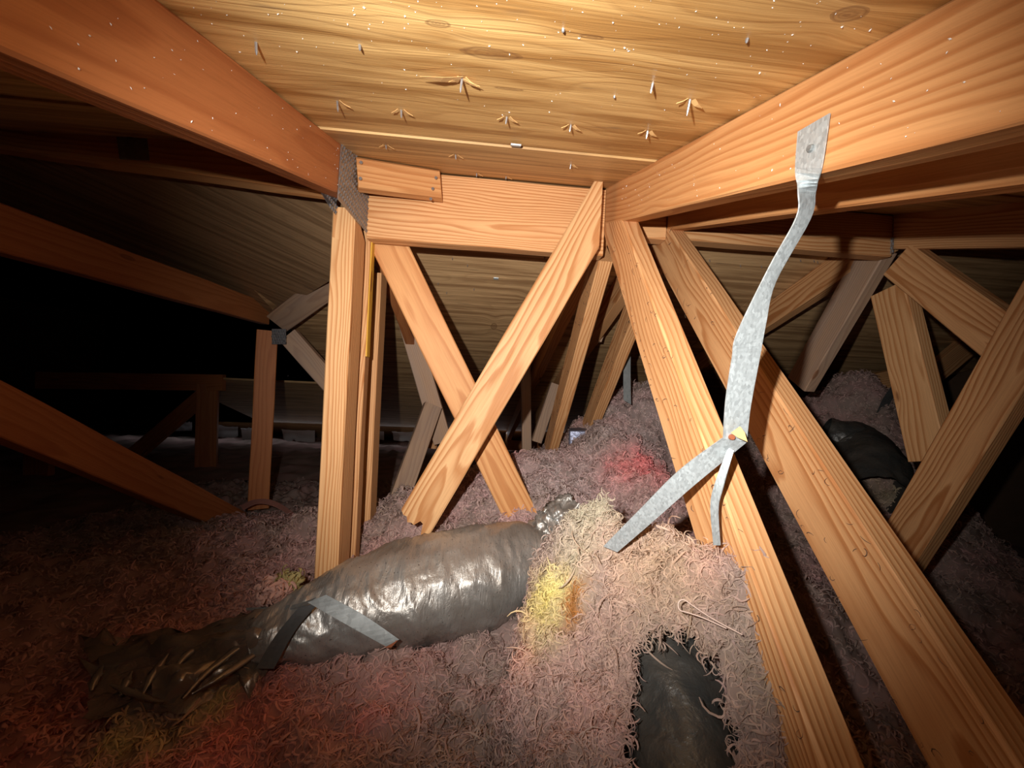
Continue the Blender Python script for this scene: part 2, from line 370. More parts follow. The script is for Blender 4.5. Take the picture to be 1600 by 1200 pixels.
# nails, splinters, clips on the deck
def spike(name, p, n, ln, r, mat, parent, lean=(0, 0, 0), flat=1.0, sides=6, blunt=.25):
    n = np.asarray(n, float)+np.asarray(lean, float); n /= np.linalg.norm(n)
    a = np.cross(n, V(.3, .9, .1)); a /= np.linalg.norm(a); b = np.cross(n, a)
    vs = []
    for t, rr in ((-.15, 1), (.0, 1), (.72, .9), (1, blunt)):
        for i in range(sides):
            th = 2*math.pi*i/sides; vs.append(p+n*ln*t+(a*math.cos(th)+b*math.sin(th)*flat)*r*rr)
    fs = [(k*sides+i, k*sides+(i+1) % sides, (k+1)*sides+(i+1) % sides, (k+1)*sides+i) for k in range(3) for i in range(sides)]
    fs += [tuple(range(sides))[::-1], tuple(3*sides+i for i in range(sides))]
    return link(name, mesh(name, vs, fs), mat, parent)
def chip(p, d, up, ln, wd, mat, parent):
    """a torn-up wedge of veneer lifted off the deck around a nail"""
    d = np.asarray(d, float); d /= np.linalg.norm(d); up = np.asarray(up, float); s = np.cross(d, up); s /= np.linalg.norm(s)
    vs = [p+s*wd, p-s*wd, p+d*ln*.45+up*ln*.28+s*wd*.8, p+d*ln*.45+up*ln*.28-s*wd*.7, p+d*ln+up*ln*.42+s*wd*.1]
    vs += [v-up*.0012-d*.0008 for v in vs]
    fs = [(0, 1, 3, 2), (2, 3, 4), (6, 5, 7, 8), (8, 7, 9), (0, 5, 6, 1), (0, 2, 7, 5), (1, 6, 8, 3), (2, 4, 9, 7), (3, 8, 9, 4)]
    return link('splinter', mesh('splinter', vs, fs), mat, parent)
DN = -NEAR_N/np.linalg.norm(NEAR_N)
NAILS = [(400, 66, .016, 0), (527, 158, .019, 1), (627, 172, .014, 2), (722, 122, .020, 3), (792, 183, .013, 2), (892, 196, .012, 2), (1012, 205, .014, 2), (1020, 130, .013, 0), (1078, 156, .022, 2),
         (562, 70, .007, 0), (603, 227, .010, 2), (712, 242, .012, 2), (892, 257, .012, 1), (745, 271, .012, 1), (791, 276, .010, 1), (1029, 283, .010, 0), (960, 150, .004, 0), (1168, 60, .005, 0), (880, 45, .004, 0)]
for px, py, ln, ch in NAILS:
    ln *= .68; pan = panelA if onPlane(px, py, (0, 0, Z0), NEAR_N)[1] < SEAM else panelB
    p = onPlane(px, py, (0, 0, Z0-(.0035 if pan is panelB else 0)), NEAR_N)
    lean = (random.uniform(-.12, .12), random.uniform(-.1, .15), 0)
    spike('nail', p, DN, ln, .0014, NAILM, pan, lean)
    if ch >= 1: chip(p+V(.003, 0, 0), V(1, .15, .05), DN, .010+.3*ln, .0048, SPLINT, pan)
    if ch >= 2: chip(p-V(.003, 0, 0), V(-1, .1, .03), DN, .009+.2*ln, .0042, SPLINT, pan)
    if ch == 3:
        a = p+V(-.002, 0, -.002); chip(a, V(-1, -.32, -.1), DN*.35, .044, .009, SPLINT, pan); chip(a+V(.004, 0, 0), V(1, .05, 0), DN*.5, .018, .003, SPLINT, pan)
for i in range(26):                                        # nail tips that just break through, on the far slope
    px = random.choice([random.uniform(650, 880), random.uniform(1090, 1330), random.uniform(440, 510)]); py = random.uniform(400, 416) if i < 13 else random.uniform(440, 600)
    p = onPlane(px, py, (0, VR, ZR), FAR_N)
    far_panels = [o for o in ceiling.children if o.data.materials[0] is PLY_FAR]
    pan = far_panels[0]
    if p[0] > .5 and p[1] < FS1: pan = far_panels[1]
    elif p[1] >= FS1: pan = far_panels[2] if p[0] < 1.0 else far_panels[3]
    spike('nail', p, -FAR_N/np.linalg.norm(FAR_N), .009, .0014, NAILM, pan)
def hclip(p, n, parent):
    n = np.asarray(n, float)/np.linalg.norm(n); x = V(1, 0, 0); y = np.cross(n, x)
    vs = []
    for k, (dx, dy, dz) in enumerate([(-1, -1, 0), (1, -1, 0), (1, 1, 0), (-1, 1, 0), (-1, -.8, 1), (1, -.8, 1), (1, .8, 1), (-1, .8, 1)]):
        vs.append(p+x*dx*.0085+y*dy*.006-n*dz*.0022)
    link('panel_clip', mesh('panel_clip', vs, [(0, 1, 2, 3), (7, 6, 5, 4), (0, 4, 5, 1), (1, 5, 6, 2), (2, 6, 7, 3), (3, 7, 4, 0)]), GALV, parent)
hclip(onPlane(806, 226, (0, 0, Z0-.0035), NEAR_N), NEAR_N, panelB)
hclip(onPlane(775, 435, (0, VR, ZR), FAR_N), FAR_N, [o for o in ceiling.children if o.data.materials[0] is PLY_FAR][2])

# ------------------------------------------------------------------ connector plates
def plate(P, nrm, parent, name='connector_plate', tooth=.0165):
    P = [np.asarray(p, float) for p in P]; n = np.asarray(nrm, float); n /= np.linalg.norm(n)
    o = sum(P)/len(P); a = P[1]-P[0]; a /= np.linalg.norm(a); b = np.cross(n, a)
    k = len(P); vs = [p for p in P]+[p+n*.0012 for p in P]
    area = sum((((P[i]-o)@a)*((P[(i+1) % k]-o)@b)-((P[(i+1) % k]-o)@a)*((P[i]-o)@b)) for i in range(k))
    fs = [tuple(range(k))[::-1], tuple(k+i for i in range(k))]+[(i, (i+1) % k, k+(i+1) % k, k+i) for i in range(k)]
    if area < 0: fs = [f[::-1] for f in fs]
    q = [((p-o)@a, (p-o)@b) for p in P]
    def inside(x, y):
        c = False
        for i in range(k):
            (x1, y1), (x2, y2) = q[i], q[(i+1) % k]
            if (y1 > y) != (y2 > y) and x < (x2-x1)*(y-y1)/(y2-y1)+x1: c = not c
        return c
    # teeth rows run along world up / truss axis
    u1 = V(0, 0, 1)-n*n[2]; u1 /= np.linalg.norm(u1); u2 = np.cross(n, u1)
    r = max(np.linalg.norm(p-o) for p in P); m = int(r/tooth)+2
    for i in range(-m, m+1):
        for j in range(-m, m+1):
            c = o+u2*(i*tooth*.62+(j % 2)*tooth*.31)+u1*(j*tooth*.8)
            if not inside((c-o)@a, (c-o)@b): continue
            w = .0026; h = .0042; base = len(vs); c = c+n*.0012
            vs += [c-u2*w-u1*h, c+u2*w-u1*h, c+u2*w+u1*h, c-u2*w+u1*h, c+n*.0034+u1*h*.5]
            f = [(base, base+1, base+4), (base+1, base+2, base+4), (base+2, base+3, base+4), (base+3, base, base+4)]
            fs += [g[::-1] for g in f] if False else f
    return link(name, mesh(name, vs, fs), PLATE, parent)

# ------------------------------------------------------------------ roof trusses
XL, X1, X2, X3, XLL = -.275, .295, .456, 1.077, -.885
CH = .0445*1.054                                           # plumb half height of a chord
PL = (0, 1, 0)                                             # plumb cut
def top_chords(X, face, par, mat, v0=-.9, v1=4.5, far=True, matf=None, vtop=VR):
    cx = X-face*.019
    board('top_chord', V(cx, v0, near_z(v0)-CH-.001), V(cx, vtop, near_z(vtop)-CH-.001), .089, .038, (face, 0, 0), mat, par, None, PL)
    if far: board('top_chord', V(cx, VR+.004, far_z(VR+.004)-CH-.001), V(cx, v1, far_z(v1)-CH-.001), .089, .038, (face, 0, 0), matf or mat, par, PL, None)

tA = thing('roof_truss', 'roof truss on the left of the bright deck, reddish top chord and upright posts', 'roof truss', (XL-.019, VR, 0))
top_chords(XL, 1, tA, PINE_RED, vtop=.90)
# king posts
p0 = onX(546, 600, XL); p1 = onX(559, 600, XL)
fr = .868
board('post', V(XL-.0235, fr+.040, CZ-.50), V(XL-.0235, fr+.040, CZ+.345), .080, .047, (1, 0, 0), PINE_PALE, tA, None, (0, .55, 1))
pst = board('post', V(XL-.012, .992, CZ-.50), V(XL-.012, .992, CZ+.36), .038, .034, (1, 0, 0), PINE, tA)
board('post', V(XL-.019, 1.155, CZ-.50), V(XL-.019, 1.150, CZ+.30), .070, .036, (1, 0, 0), PINE, tA)
board('paint_edge', V(XL+.0065, .992, CZ+.06), V(XL+.0065, .992, CZ+.355), .030, .003, (1, 0, 0), YELLOW, pst)['label'] = 'yellow painted edge of the post'
pl = plate([onX(*p, XL+.0005) for p in ((533, 221), (556, 240), (556, 296), (587, 312), (581, 373), (556, 345), (527, 311))], (1, 0, 0), tA)
plate([onX(*p, XL-.040) for p in ((497, 294), (524, 296), (526, 335), (517, 327))], (1, 0, 0), tA)

tB = thing('roof_truss', 'right roof truss carrying the hanging strap, its brace passing behind the torn heap', 'roof truss', (X1+.019, VR, 0))
top_chords(X1, -1, tB, PINE_OR, vtop=.955)
tmember('web', X1, (951, 400), (1070, 790), PINE, tB, side=1, cutA=(0, 0, 1))
wb = tB.children[-1]
bpy.data.objects.remove(wb)
Pa, Pb = onX(945, 372, X1), onX(1070, 790, X1); d_ = (Pb-Pa)/np.linalg.norm(Pb-Pa)
Pb = Pa+d_*((CZ-.52-Pa[2])/d_[2]); pp = V(0, d_[2], -d_[1])*.0445
if pp[1] > 0: pp = -pp
board('web', Pa+pp+V(.019, 0, 0), Pb+pp+V(.019, 0, 0), .089, .038, (-1, 0, 0), PINE, tB, (0, SL*-1, 1))
tmember('web', X1, (931, 395), (852, 705), PINE, tB, side=0)
plate([onX(*p, X1-.0005) for p in ((943, 300), (938, 292), (936.5, 372), (942, 372))], (-1, 0, 0), tB)

tC = thing('roof_truss', 'roof truss close behind the strap truss, long web brace down to the lower right corner', 'roof truss', (X2+.019, VR, 0))
top_chords(X2, -1, tC, PINE_OR, vtop=.955, matf=PINE)
Pa, Pb = onX(1013, 385, X2), onX(1447, 1195, X2); d_ = (Pb-Pa)/np.linalg.norm(Pb-Pa)
Pb = Pa+d_*((CZ-.55-Pa[2])/d_[2]); pp = V(0, d_[2], -d_[1])*.0445
if pp[1] > 0: pp = -pp
board('web', Pa+pp+V(.019, 0, 0), Pb+pp+V(.019, 0, 0), .089, .038, (-1, 0, 0), PINE, tC, (0, -SL, 1))
tmember('web', X2, (1012, 405), (905, 690), PINE, tC, side=0)
plate([onX(*p, X2-.001) for p in ((1003, 349), (1036, 349), (1034, 372), (1000, 391))], (-1, 0, 0), tC)

tD = thing('roof_truss', 'roof truss farthest right, braces fanning out below its joint beyond the hanging strap', 'roof truss', (X3+.019, VR, 0))
top_chords(X3, -1, tD, PINE, vtop=.955)
def tD_m(a, b, side=0, mat=PINE, dx=0, **k): return tmember('web', X3+dx, a, b, mat, tD, side=side, **k)
tD_m((1362, 388), (1243, 600), 0, PINE_GREY)
Pa = onX(1398, 405, X3-.002); Pb = onX(1600, 560, X3-.002); Pa, Pb = ext(Pa, Pb, -.005, .45)
board('web', Pa+V(.019, 0, 0), Pb+V(.019, 0, 0), .089, .038, (-1, 0, 0), PINE, tD)
tD_m((1384, 452), (1448, 720), 0, PINE_PALE, dx=.012)
Pa = onX(1600, 545, X3-.045); Pb = onX(1428, 830, X3-.045); Pa, Pb = ext(Pa, Pb, .12, .16)
board('web', Pa, Pb, .089, .038, (-1, 0, 0), PINE, tD)
plate([onX(*p, X3-.004) for p in ((1385, 372), (1397, 371), (1396, 394), (1386, 397))], (-1, 0, 0), tD, tooth=.012)

tE = thing('roof_truss', 'dim roof truss at far left, sloping brace running down into the dark insulation', 'roof truss', (XLL+.019, 1.65, 0))
def dimboard(name, A, B, w, n, mat, par, **k): return board(name, A, B, w, .038, n, mat, par, **k)
Pa = onX(0, 355, XLL); Pb = onX(425, 492, XLL); Pa, Pb = ext(Pa, Pb, .25, -.02)
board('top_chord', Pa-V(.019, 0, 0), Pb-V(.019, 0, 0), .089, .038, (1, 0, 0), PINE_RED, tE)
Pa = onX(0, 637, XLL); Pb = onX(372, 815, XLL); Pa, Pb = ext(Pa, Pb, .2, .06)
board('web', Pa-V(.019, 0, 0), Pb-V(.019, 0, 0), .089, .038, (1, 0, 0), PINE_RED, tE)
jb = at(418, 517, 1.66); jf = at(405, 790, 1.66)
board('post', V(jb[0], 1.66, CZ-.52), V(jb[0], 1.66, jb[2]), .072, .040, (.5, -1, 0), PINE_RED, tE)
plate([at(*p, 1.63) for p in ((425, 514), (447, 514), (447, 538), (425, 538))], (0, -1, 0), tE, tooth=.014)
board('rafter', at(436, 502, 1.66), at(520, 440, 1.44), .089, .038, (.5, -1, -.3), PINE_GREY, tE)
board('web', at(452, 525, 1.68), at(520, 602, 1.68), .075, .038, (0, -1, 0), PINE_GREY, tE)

# ridge pieces
def zof(px, py, v): return at(px, py, v)[2]
rb = board('ridge_block', V(XL+.002, .969, (zof(720, 382, .95)+near_z(.95))/2-.004), V(X1-.002, .969, (zof(720, 382, .95)+near_z(.95))/2-.004), near_z(.95)-zof(720, 382, .95)-.006, .038, (0, -1, 0), PINE)
tag(rb, 'wide blocking board spanning the ridge between two trusses, under the bright deck', 'board')
# short notched scab nailed on the face of the ridge block
a0 = at(553, 262, .845); a1 = at(689, 292, .924)
sb = thing('scab_block', 'short block nailed onto the left end of the wide ridge board', 'board', tuple(a0))
hh = .062
board('block', V(a0[0], .845+.018, near_z(.845)-hh/2-.004), V(a1[0], .924+.006, near_z(.915)-hh/2-.004), hh, .036, (.45, -1, 0), PINE_OR, sb, None, (1, 0, .12), wane=.006)
for px, py in ((564, 254), (563, 279), (681, 278), (676, 295), (673, 311)):
    p = at(px, py, .846+(px-553)/136*.066-.009)
    spike('nail_head', p, V(.45, -1, 0), .002, .0035, NAILM, sb, sides=8, blunt=.9)
for (pa, pb, lab, m, w) in (((-300, 168), (517, 279), 'dim ridge board at upper left carrying a small metal tab', PINE_OR, .075),):
    A = onPlane(*pa, J+V(0, 0, -.03), WN); B = onPlane(*pb, J+V(0, 0, -.03), WN)
    mo = board('ridge_board', A, B, w, .038, (0.3, -1, 0), m); tag(mo, lab, 'board')
mo = board('ridge_block', V(X2+.04, .975, near_z(.955)-.06), V(X3-.002, .975, near_z(.955)-.06), .110, .038, (0, -1, 0), PINE)
tag(mo, 'ridge blocking board in the right bay, running behind the strap to the farthest right truss', 'board')
mo = board('ridge_block', V(X1+.04, .975, near_z(.955)-.062), V(X2-.002, .975, near_z(.955)-.062), .112, .038, (0, -1, 0), PINE)
tag(mo, 'short ridge blocking piece in the narrow gap between the two right trusses', 'board')

# crossing sway braces under the ridge block
Pa, Pb = at(607, 380, 1.02), at(783, 742, 1.05); Pa, Pb = ext(Pa, Pb, .0, .16)
mo = board('sway_brace', Pa, Pb, .087, .038, (0, -1, 0), PINE_OR, None, (0, 0, 1)); tag(mo, 'rear diagonal brace sloping down right behind the crossing brace', 'brace')
Pa, Pb = at(936, 328, .905), at(657, 802, .955)
mo = board('sway_brace', Pa, Pb, .087, .036, (0, -1, 0), PINE_PALE, None, (1, 0, 0), None, ragged=[.006, .016, .012, .026, .022, .024, .008, .012, .040, .044, .034])
tag(mo, 'front diagonal brace with a broken lower end, sloping down left across the other brace', 'brace')

# dim framing beyond
tF = thing('roof_truss', 'small grey truss legs far behind the crossing braces at centre left', 'roof truss', tuple(at(645, 800, 1.7)*V(1, 1, 0)))
board('web', at(616, 800, 1.55), at(676, 634, 1.72), .075, .038, (.3, -1, 0), PINE_GREY, tF)
board('web', at(628, 470, 1.72), at(692, 690, 1.80), .080, .038, (0, -1, 0), PINE_GREY, tF)
board('web', at(682, 645, 1.9), at(676, 700, 1.9), .04, .038, (0, -1, 0), PINE, tF)
tG = thing('roof_truss', 'small truss legs far behind at centre, left of the pink mound', 'roof truss', tuple(at(830, 705, 2.1)*V(1, 1, 0)))
board('post', at(821, 560, 2.1), at(823, 720, 2.1), .05, .038, (0, -1, 0), PINE_GREY, tG)
board('web', at(838, 690, 2.0), at(868, 600, 2.0), .05, .038, (0, -1, 0), PINE_GREY, tG)
board('web', at(958, 450, 1.62), at(926, 530, 1.62), .07, .038, (0, -1, -.3), PINE_GREY, tG)
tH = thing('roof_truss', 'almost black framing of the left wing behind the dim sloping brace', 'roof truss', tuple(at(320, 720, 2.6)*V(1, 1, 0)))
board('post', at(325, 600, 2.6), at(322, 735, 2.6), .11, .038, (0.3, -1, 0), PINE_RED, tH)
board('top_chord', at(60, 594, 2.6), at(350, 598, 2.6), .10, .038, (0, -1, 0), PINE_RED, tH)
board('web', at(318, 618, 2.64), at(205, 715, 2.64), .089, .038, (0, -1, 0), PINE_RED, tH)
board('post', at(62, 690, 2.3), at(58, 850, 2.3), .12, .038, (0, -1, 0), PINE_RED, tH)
tI = thing('roof_truss', 'shadowed boards at far right behind the fanning braces', 'roof truss', tuple(at(1350, 620, 1.75)*V(1, 1, 0)))
board('web', at(1310, 612, 1.75), at(1405, 588, 1.75), .085, .038, (0, -1, 0), PINE, tI)
board('web', at(1450, 590, 1.6), at(1560, 500, 1.6), .085, .038, (0, -1, 0), PINE, tI)
board('web', at(1390, 640, 1.55), at(1470, 640, 1.5), .085, .038, (0, -1, 0), PINE_GREY, tI)

# ------------------------------------------------------------------ insulation
class TPS:
    def __init__(s, P, lam=1e-4):
        P = np.asarray(P); s.x = P[:, :2]; n = len(P)
        K = s.k(s.x, s.x)+lam*np.eye(n); Q = np.c_[np.ones(n), s.x]
        A = np.block([[K, Q], [Q.T, np.zeros((3, 3))]]); s.w = np.linalg.solve(A, np.r_[P[:, 2], 0, 0, 0])
    def k(s, a, b):
        r2 = ((a[:, None]-b[None])**2).sum(-1); return .5*r2*np.log(r2+1e-12)
    def __call__(s, xy):
        return s.k(xy, s.x)@s.w[:-3]+s.w[-3]+xy@s.w[-2:]
def cp(l): return [at(*p) for p in l]
bedP = cp([(650, 1000, .80), (600, 1195, .57), (400, 1150, .62), (100, 1190, .60), (20, 1100, .72), (760, 965, .86), (600, 1005, .765), (520, 1020, .735), (450, 1045, .70), (850, 1000, .78), (700, 1195, .56), (930, 1190, .55),
           (560, 850, 1.05), (550, 800, 1.16), (600, 790, 1.20), (650, 815, 1.05), (705, 800, 1.10), (740, 745, 1.22), (800, 722, 1.38), (850, 710, 1.50), (900, 760, 1.18), (950, 820, 1.02), (880, 835, .98), (800, 810, 1.03),
           (1000, 700, 1.28), (950, 660, 1.46), (985, 603, 1.62), (1040, 625, 1.5), (925, 672, 1.52), (1040, 760, 1.10), (1020, 800, 1.0), (720, 880, .98), (700, 985, .82),
           (300, 850, 1.15), (120, 900, 1.05), (450, 850, 1.08), (330, 790, 1.8), (60, 820, 1.5),
           (1320, 655, 1.55), (1385, 645, 1.62), (1435, 700, 1.40), (1400, 780, 1.25), (1500, 950, 1.0), (1250, 900, .95), (1350, 1100, .72), (1560, 1150, .68)])
bedP += [V(-.35, 1.5, CZ-.50), V(-.1, 1.7, CZ-.48), V(.25, 2.1, CZ-.42), (.5, 2.2, CZ-.40), V(.75, 1.3, CZ-.42), V(1.3, 2.1, CZ-.42), V(-1.6, 1.6, CZ-.56), V(-2.5, 2.6, CZ-.56), V(-.5, 2.6, CZ-.54), V(.6, 3.1, CZ-.55), V(1.9, 1.6, CZ-.52),
         V(-1.2, 3.8, CZ-.58), V(.5, 4.2, CZ-.58), V(2.2, 3.4, CZ-.56), V(1.9, .6, CZ-.53), V(-2.6, .8, CZ-.56), V(-1.1, .25, CZ-.56), V(0, .1, CZ-.56), V(1.2, .2, CZ-.55), V(.45, .5, CZ-.52), V(2.4, 4.4, CZ-.58), V(-3.6, 4.2, CZ-.58), V(-3.6, 0, CZ-.57), V(2.5, -.2, CZ-.55)]
bed = TPS(bedP)

# colour patches: (centre, radius, colour, weight)
TAN, PINK, GRIME = V(.47, .355, .31), V(.62, .385, .36), V(.30, .225, .19)
PATCH = []
def patch(px, py, v, r, col, wt=1.0): PATCH.append((at(px, py, v), r, V(*col), wt))
patch(900, 750, 1.2, .22, (.64, .52, .50), .7); patch(1000, 660, 1.35, .2, (.64, .53, .51), .7)  # grey-pink mound wool, lightened in colour to offset light falloff
patch(1000, 735, 1.18, .10, (.95, .34, .33), 1.0); patch(1030, 720, 1.2, .06, (.98, .33, .33), .8); patch(965, 640, 1.4, .05, (.75, .36, .36), .7)
patch(600, 1085, .66, .05, (.86, .36, .32), .7); patch(560, 1110, .63, .05, (.84, .36, .31), .6); patch(400, 1080, .68, .07, (.80, .30, .25), .8); patch(80, 1120, .66, .12, (.72, .26, .19), .9); patch(350, 1170, .6, .09, (.78, .28, .22), .8)
patch(800, 715, 1.4, .04, (.85, .45, .45), .7); patch(660, 1010, .76, .05, (.78, .42, .38), .6)
patch(250, 1140, .62, .035, (.62, .46, .20), 1.0); patch(330, 1090, .655, .03, (.62, .46, .20), 1.0); patch(380, 1045, .69, .025, (.6, .45, .22), 1.0); patch(190, 1150, .62, .04, (.60, .44, .20), .9)
patch(946, 632, 1.44, .018, (.62, .64, .42), .9); patch(1390, 760, 1.25, .07, (.52, .44, .26), .8)
# torn heap patches
def hp(px, py, r, col, wt=1.0):
    a = np.array([q[:2] for q in HPX]); d = np.hypot(a[:, 0]-px, a[:, 1]-py); k = 1/(d+8)**3
    patch(px, py, float((k*np.array([q[2] for q in HPX])).sum()/k.sum()), r, col, wt)
HPX = [(880, 805, .64), (920, 772, .64), (985, 840, .56), (1080, 800, .50), (1125, 796, .455), (1190, 880, .40), (900, 900, .565), (1000, 900, .51), (1100, 900, .45), (1190, 940, .39), (850, 950, .58), (940, 960, .525),
       (1000, 1000, .47), (1100, 1000, .42), (1215, 1010, .368), (800, 1060, .53), (840, 1120, .48), (930, 1120, .44), (930, 1200, .40), (1150, 1100, .375), (1235, 1090, .352), (1280, 1180, .332), (800, 960, .62)]
hp(850, 945, .040, (.86, .74, .24), 1.2); hp(865, 910, .032, (.88, .77, .30), 1.1); hp(835, 1000, .030, (.70, .64, .30), 1.0); hp(925, 795, .055, (.47, .42, .32), 1.3); hp(890, 850, .045, (.52, .45, .33), .9)
hp(896, 960, .013, (.45, .18, .03), 1.7); hp(902, 922, .011, (.45, .18, .03), 1.6); hp(893, 940, .010, (.45, .18, .03), 1.6); hp(918, 905, .008, (.5, .24, .06), 1.2); hp(888, 985, .013, (.48, .22, .10), 1.0)
hp(1100, 900, .030, (.92, .46, .40), 1.1); hp(1085, 880, .024, (.88, .50, .42), .8); hp(1000, 870, .06, (.64, .46, .32), .9); hp(1090, 830, .055, (.66, .50, .36), .9)
hp(1262, 1115, .016, (.52, .42, .18), 1.0); hp(1010, 970, .024, (.25, .22, .18), 1.2); hp(800, 1010, .045, (.80, .47, .40), .8); hp(1185, 1010, .035, (.36, .30, .25), .9); hp(1170, 890, .03, (.38, .31, .27), .9); hp(1000, 940, .05, (.60, .42, .33), .6)
hp(900, 1090, .06, (.60, .36, .31), .8); hp(1100, 960, .06, (.46, .34, .27), .8); hp(1200, 1060, .05, (.40, .30, .24), .8); hp(1040, 900, .06, (.52, .37, .26), .8); hp(960, 1010, .05, (.50, .35, .28), .7)
def wool_col(P):
    n = fbm(P*V(9, 9, 9), 3)[:, None]; n2 = fbm(P*31+5, 2)[:, None]
    f = np.clip(.42+.65*n+.25*n2, 0, 1); c = TAN*(1-f)+PINK*f
    g_ = np.clip(.9*fbm(P*55+2, 2)[:, None]+.7*fbm(P*14+8, 2)[:, None]-.05, 0, .75); c = c*(1-g_)+GRIME*g_
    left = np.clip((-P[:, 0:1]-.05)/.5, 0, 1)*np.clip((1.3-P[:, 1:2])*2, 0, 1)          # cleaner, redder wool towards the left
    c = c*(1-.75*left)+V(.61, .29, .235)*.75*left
    for (q, r, col, wt) in PATCH:
        d2 = ((P-q)**2).sum(1)[:, None]; g = np.clip(wt*np.exp(-d2/(r*r))*(1+.5*n2), 0, 1); c = c*(1-g)+col*g
    return np.clip(c, .02, 1)

def wool_disp(P, amp=1.0):
    return amp*(.017*fbm(P*11, 2)+.012*fbm(P*34+3, 2)+.0055*fbm(P*95+9, 2)-.013*(1-np.abs(vnoise(P*15+31)))**7)
def grid_mesh(x0, x1, y0, y1, st, hf, amp=1.0):
    xs = np.arange(x0, x1+st/2, st); ys = np.arange(y0, y1+st/2, st); X, Y = np.meshgrid(xs, ys); xy = np.c_[X.ravel(), Y.ravel()]
    z = hf(xy); P = np.c_[xy, z]; P[:, 2] += wool_disp(P, amp)
    P[:, :2] += .35*np.c_[wool_disp(P+3.1, amp), wool_disp(P+7.7, amp)] if amp else 0
    nx, ny = len(xs), len(ys); i = np.arange((ny-1)*(nx-1)); r = i//(nx-1)*nx+i % (nx-1)
    return P, np.c_[r, r+1, r+nx+1, r+nx], nx, ny
def grid_normals(P, nx, ny):
    G = P.reshape(ny, nx, 3); dx = np.gradient(G, axis=1); dy = np.gradient(G, axis=0); n = np.cross(dx, dy)
    return (n/np.linalg.norm(n, axis=2, keepdims=True)).reshape(-1, 3)

def strands(P, N, ln, wd, lift, seed, tilt=.7, curl=3.6):
    """curled wool ribbons rooted on points P with normals N; returns verts, quads, colours"""
    g = np.random.default_rng(seed); n = len(P); K = 6
    a = g.normal(size=(n, 3)); T = a-N*(a*N).sum(1, keepdims=True); T /= np.linalg.norm(T, axis=1, keepdims=True)
    B = np.cross(N, T); ln = ln*g.uniform(.6, 1.5, n); wd = wd*g.uniform(.5, 1.4, n); k = g.normal(0, curl*.5, n); h = lift*g.uniform(.0, 1.0, n)
    el = g.uniform(-.15, .75, n)*.6
    pos = P.copy(); pts = []; dirs = []
    for s in range(K):
        t = s/(K-1); th = k*(t-.3)
        d = T*np.cos(th)[:, None]+B*np.sin(th)[:, None]; d = d*np.cos(el*(1-1.6*t))[:, None]+N*np.sin(el*(1-1.6*t))[:, None]
        pts.append(pos+N*(h*math.sin(math.pi*t))[:, None]); dirs.append(d); pos = pos+d*(ln/(K-1))[:, None]
    roll = g.normal(0, tilt, n); V_ = np.empty((n, K, 3, 3), np.float32)
    for s in range(K):
        t = s/(K-1); sd = np.cross(N, dirs[s]); sd /= np.linalg.norm(sd, axis=1, keepdims=True)+1e-9; up = np.cross(dirs[s], sd)
        sdr = sd*np.cos(roll)[:, None]+up*np.sin(roll)[:, None]; upr = up*np.cos(roll)[:, None]-sd*np.sin(roll)[:, None]
        wv = (wd*(math.sin(math.pi*(.12+.80*t))**.7)*.5)[:, None]
        V_[:, s, 0] = pts[s]-sdr*wv; V_[:, s, 1] = pts[s]+upr*wv*.7; V_[:, s, 2] = pts[s]+sdr*wv
    b = (np.arange(n)*K*3)[:, None, None]+(np.arange(K-1)*3)[None, :, None]+np.arange(2)[None, None, :]
    b = b.ravel(); Q = np.c_[b, b+1, b+4, b+3]
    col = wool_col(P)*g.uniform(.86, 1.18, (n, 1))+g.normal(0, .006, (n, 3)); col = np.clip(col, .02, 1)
    return V_.reshape(-1, 3), Q, np.repeat(col, K*3, axis=0)
def sample(P, N, dens, seed):
    g = np.random.default_rng(seed); m = g.random(len(P)) ; rep = np.floor(dens+m).astype(int)
    idx = np.repeat(np.arange(len(P)), rep); j = g.normal(0, .003, (len(idx), 3)); n = N[idx]
    j -= n*(j*n).sum(1, keepdims=True); return P[idx]+j, n
def merge(parts):
    vs, qs, cs, o = [], [], [], 0
    for v, q_, c in parts: vs.append(v); qs.append(q_+o); cs.append(c); o += len(v)
    return np.concatenate(vs), np.concatenate(qs), np.concatenate(cs)
def inside_px(P):
    d = P-ORG; z = d@FW; return 800+FPX*(d@RT)/z, 600-FPX*(d@UP)/z, z

# the loose bed over the whole floor
def bed_h(xy): return np.maximum(bed(xy), .06)
parts = []
P, Q, nx, ny = grid_mesh(-1.4, 2.0, .22, 2.3, .010, bed_h, 1.25); Nn = grid_normals(P, nx, ny)
parts.append((P, Q, wool_col(P)*.8))  # bed surface darkened, painting shade in between the strands
d = np.linalg.norm(P-ORG, axis=1); bright = np.where((P[:, 0] < -.55), .5, 1.0)
dens = np.clip(5.0*(.9/np.maximum(d, .55))**1.0, 0, 7)*bright*np.where(P[:, 1] > 1.75, .2, 1)*np.where((P[:, 0] > .7) & (P[:, 1] < 1.0), .4, 1)
Sp, Sn = sample(P, Nn, dens, 1)
dd = np.linalg.norm(Sp-ORG, axis=1)
nearm = dd < .95
parts.append(strands(Sp[nearm], Sn[nearm], .019, .0027, .005, 2, curl=5.0, tilt=.55))
parts.append(strands(Sp[~nearm], Sn[~nearm], .018, .0040, .007, 3, curl=6.0, tilt=.6))
Sw, Snw = sample(P, Nn, np.where((d < .95), .07, 0), 4); parts.append(strands(Sw, Snw, .045, .0036, .010, 5, curl=4.0))
for (x0, x1, y0, y1) in ((-4.15, -1.4, -.6, 2.3), (2.0, 2.6, -.6, 2.3), (-1.4, 2.0, -.6, .22), (-4.15, 2.6, 2.3, 4.75)):
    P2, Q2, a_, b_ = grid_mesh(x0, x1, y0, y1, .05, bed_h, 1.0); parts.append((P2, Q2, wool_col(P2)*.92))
v, q_, c = merge(parts)
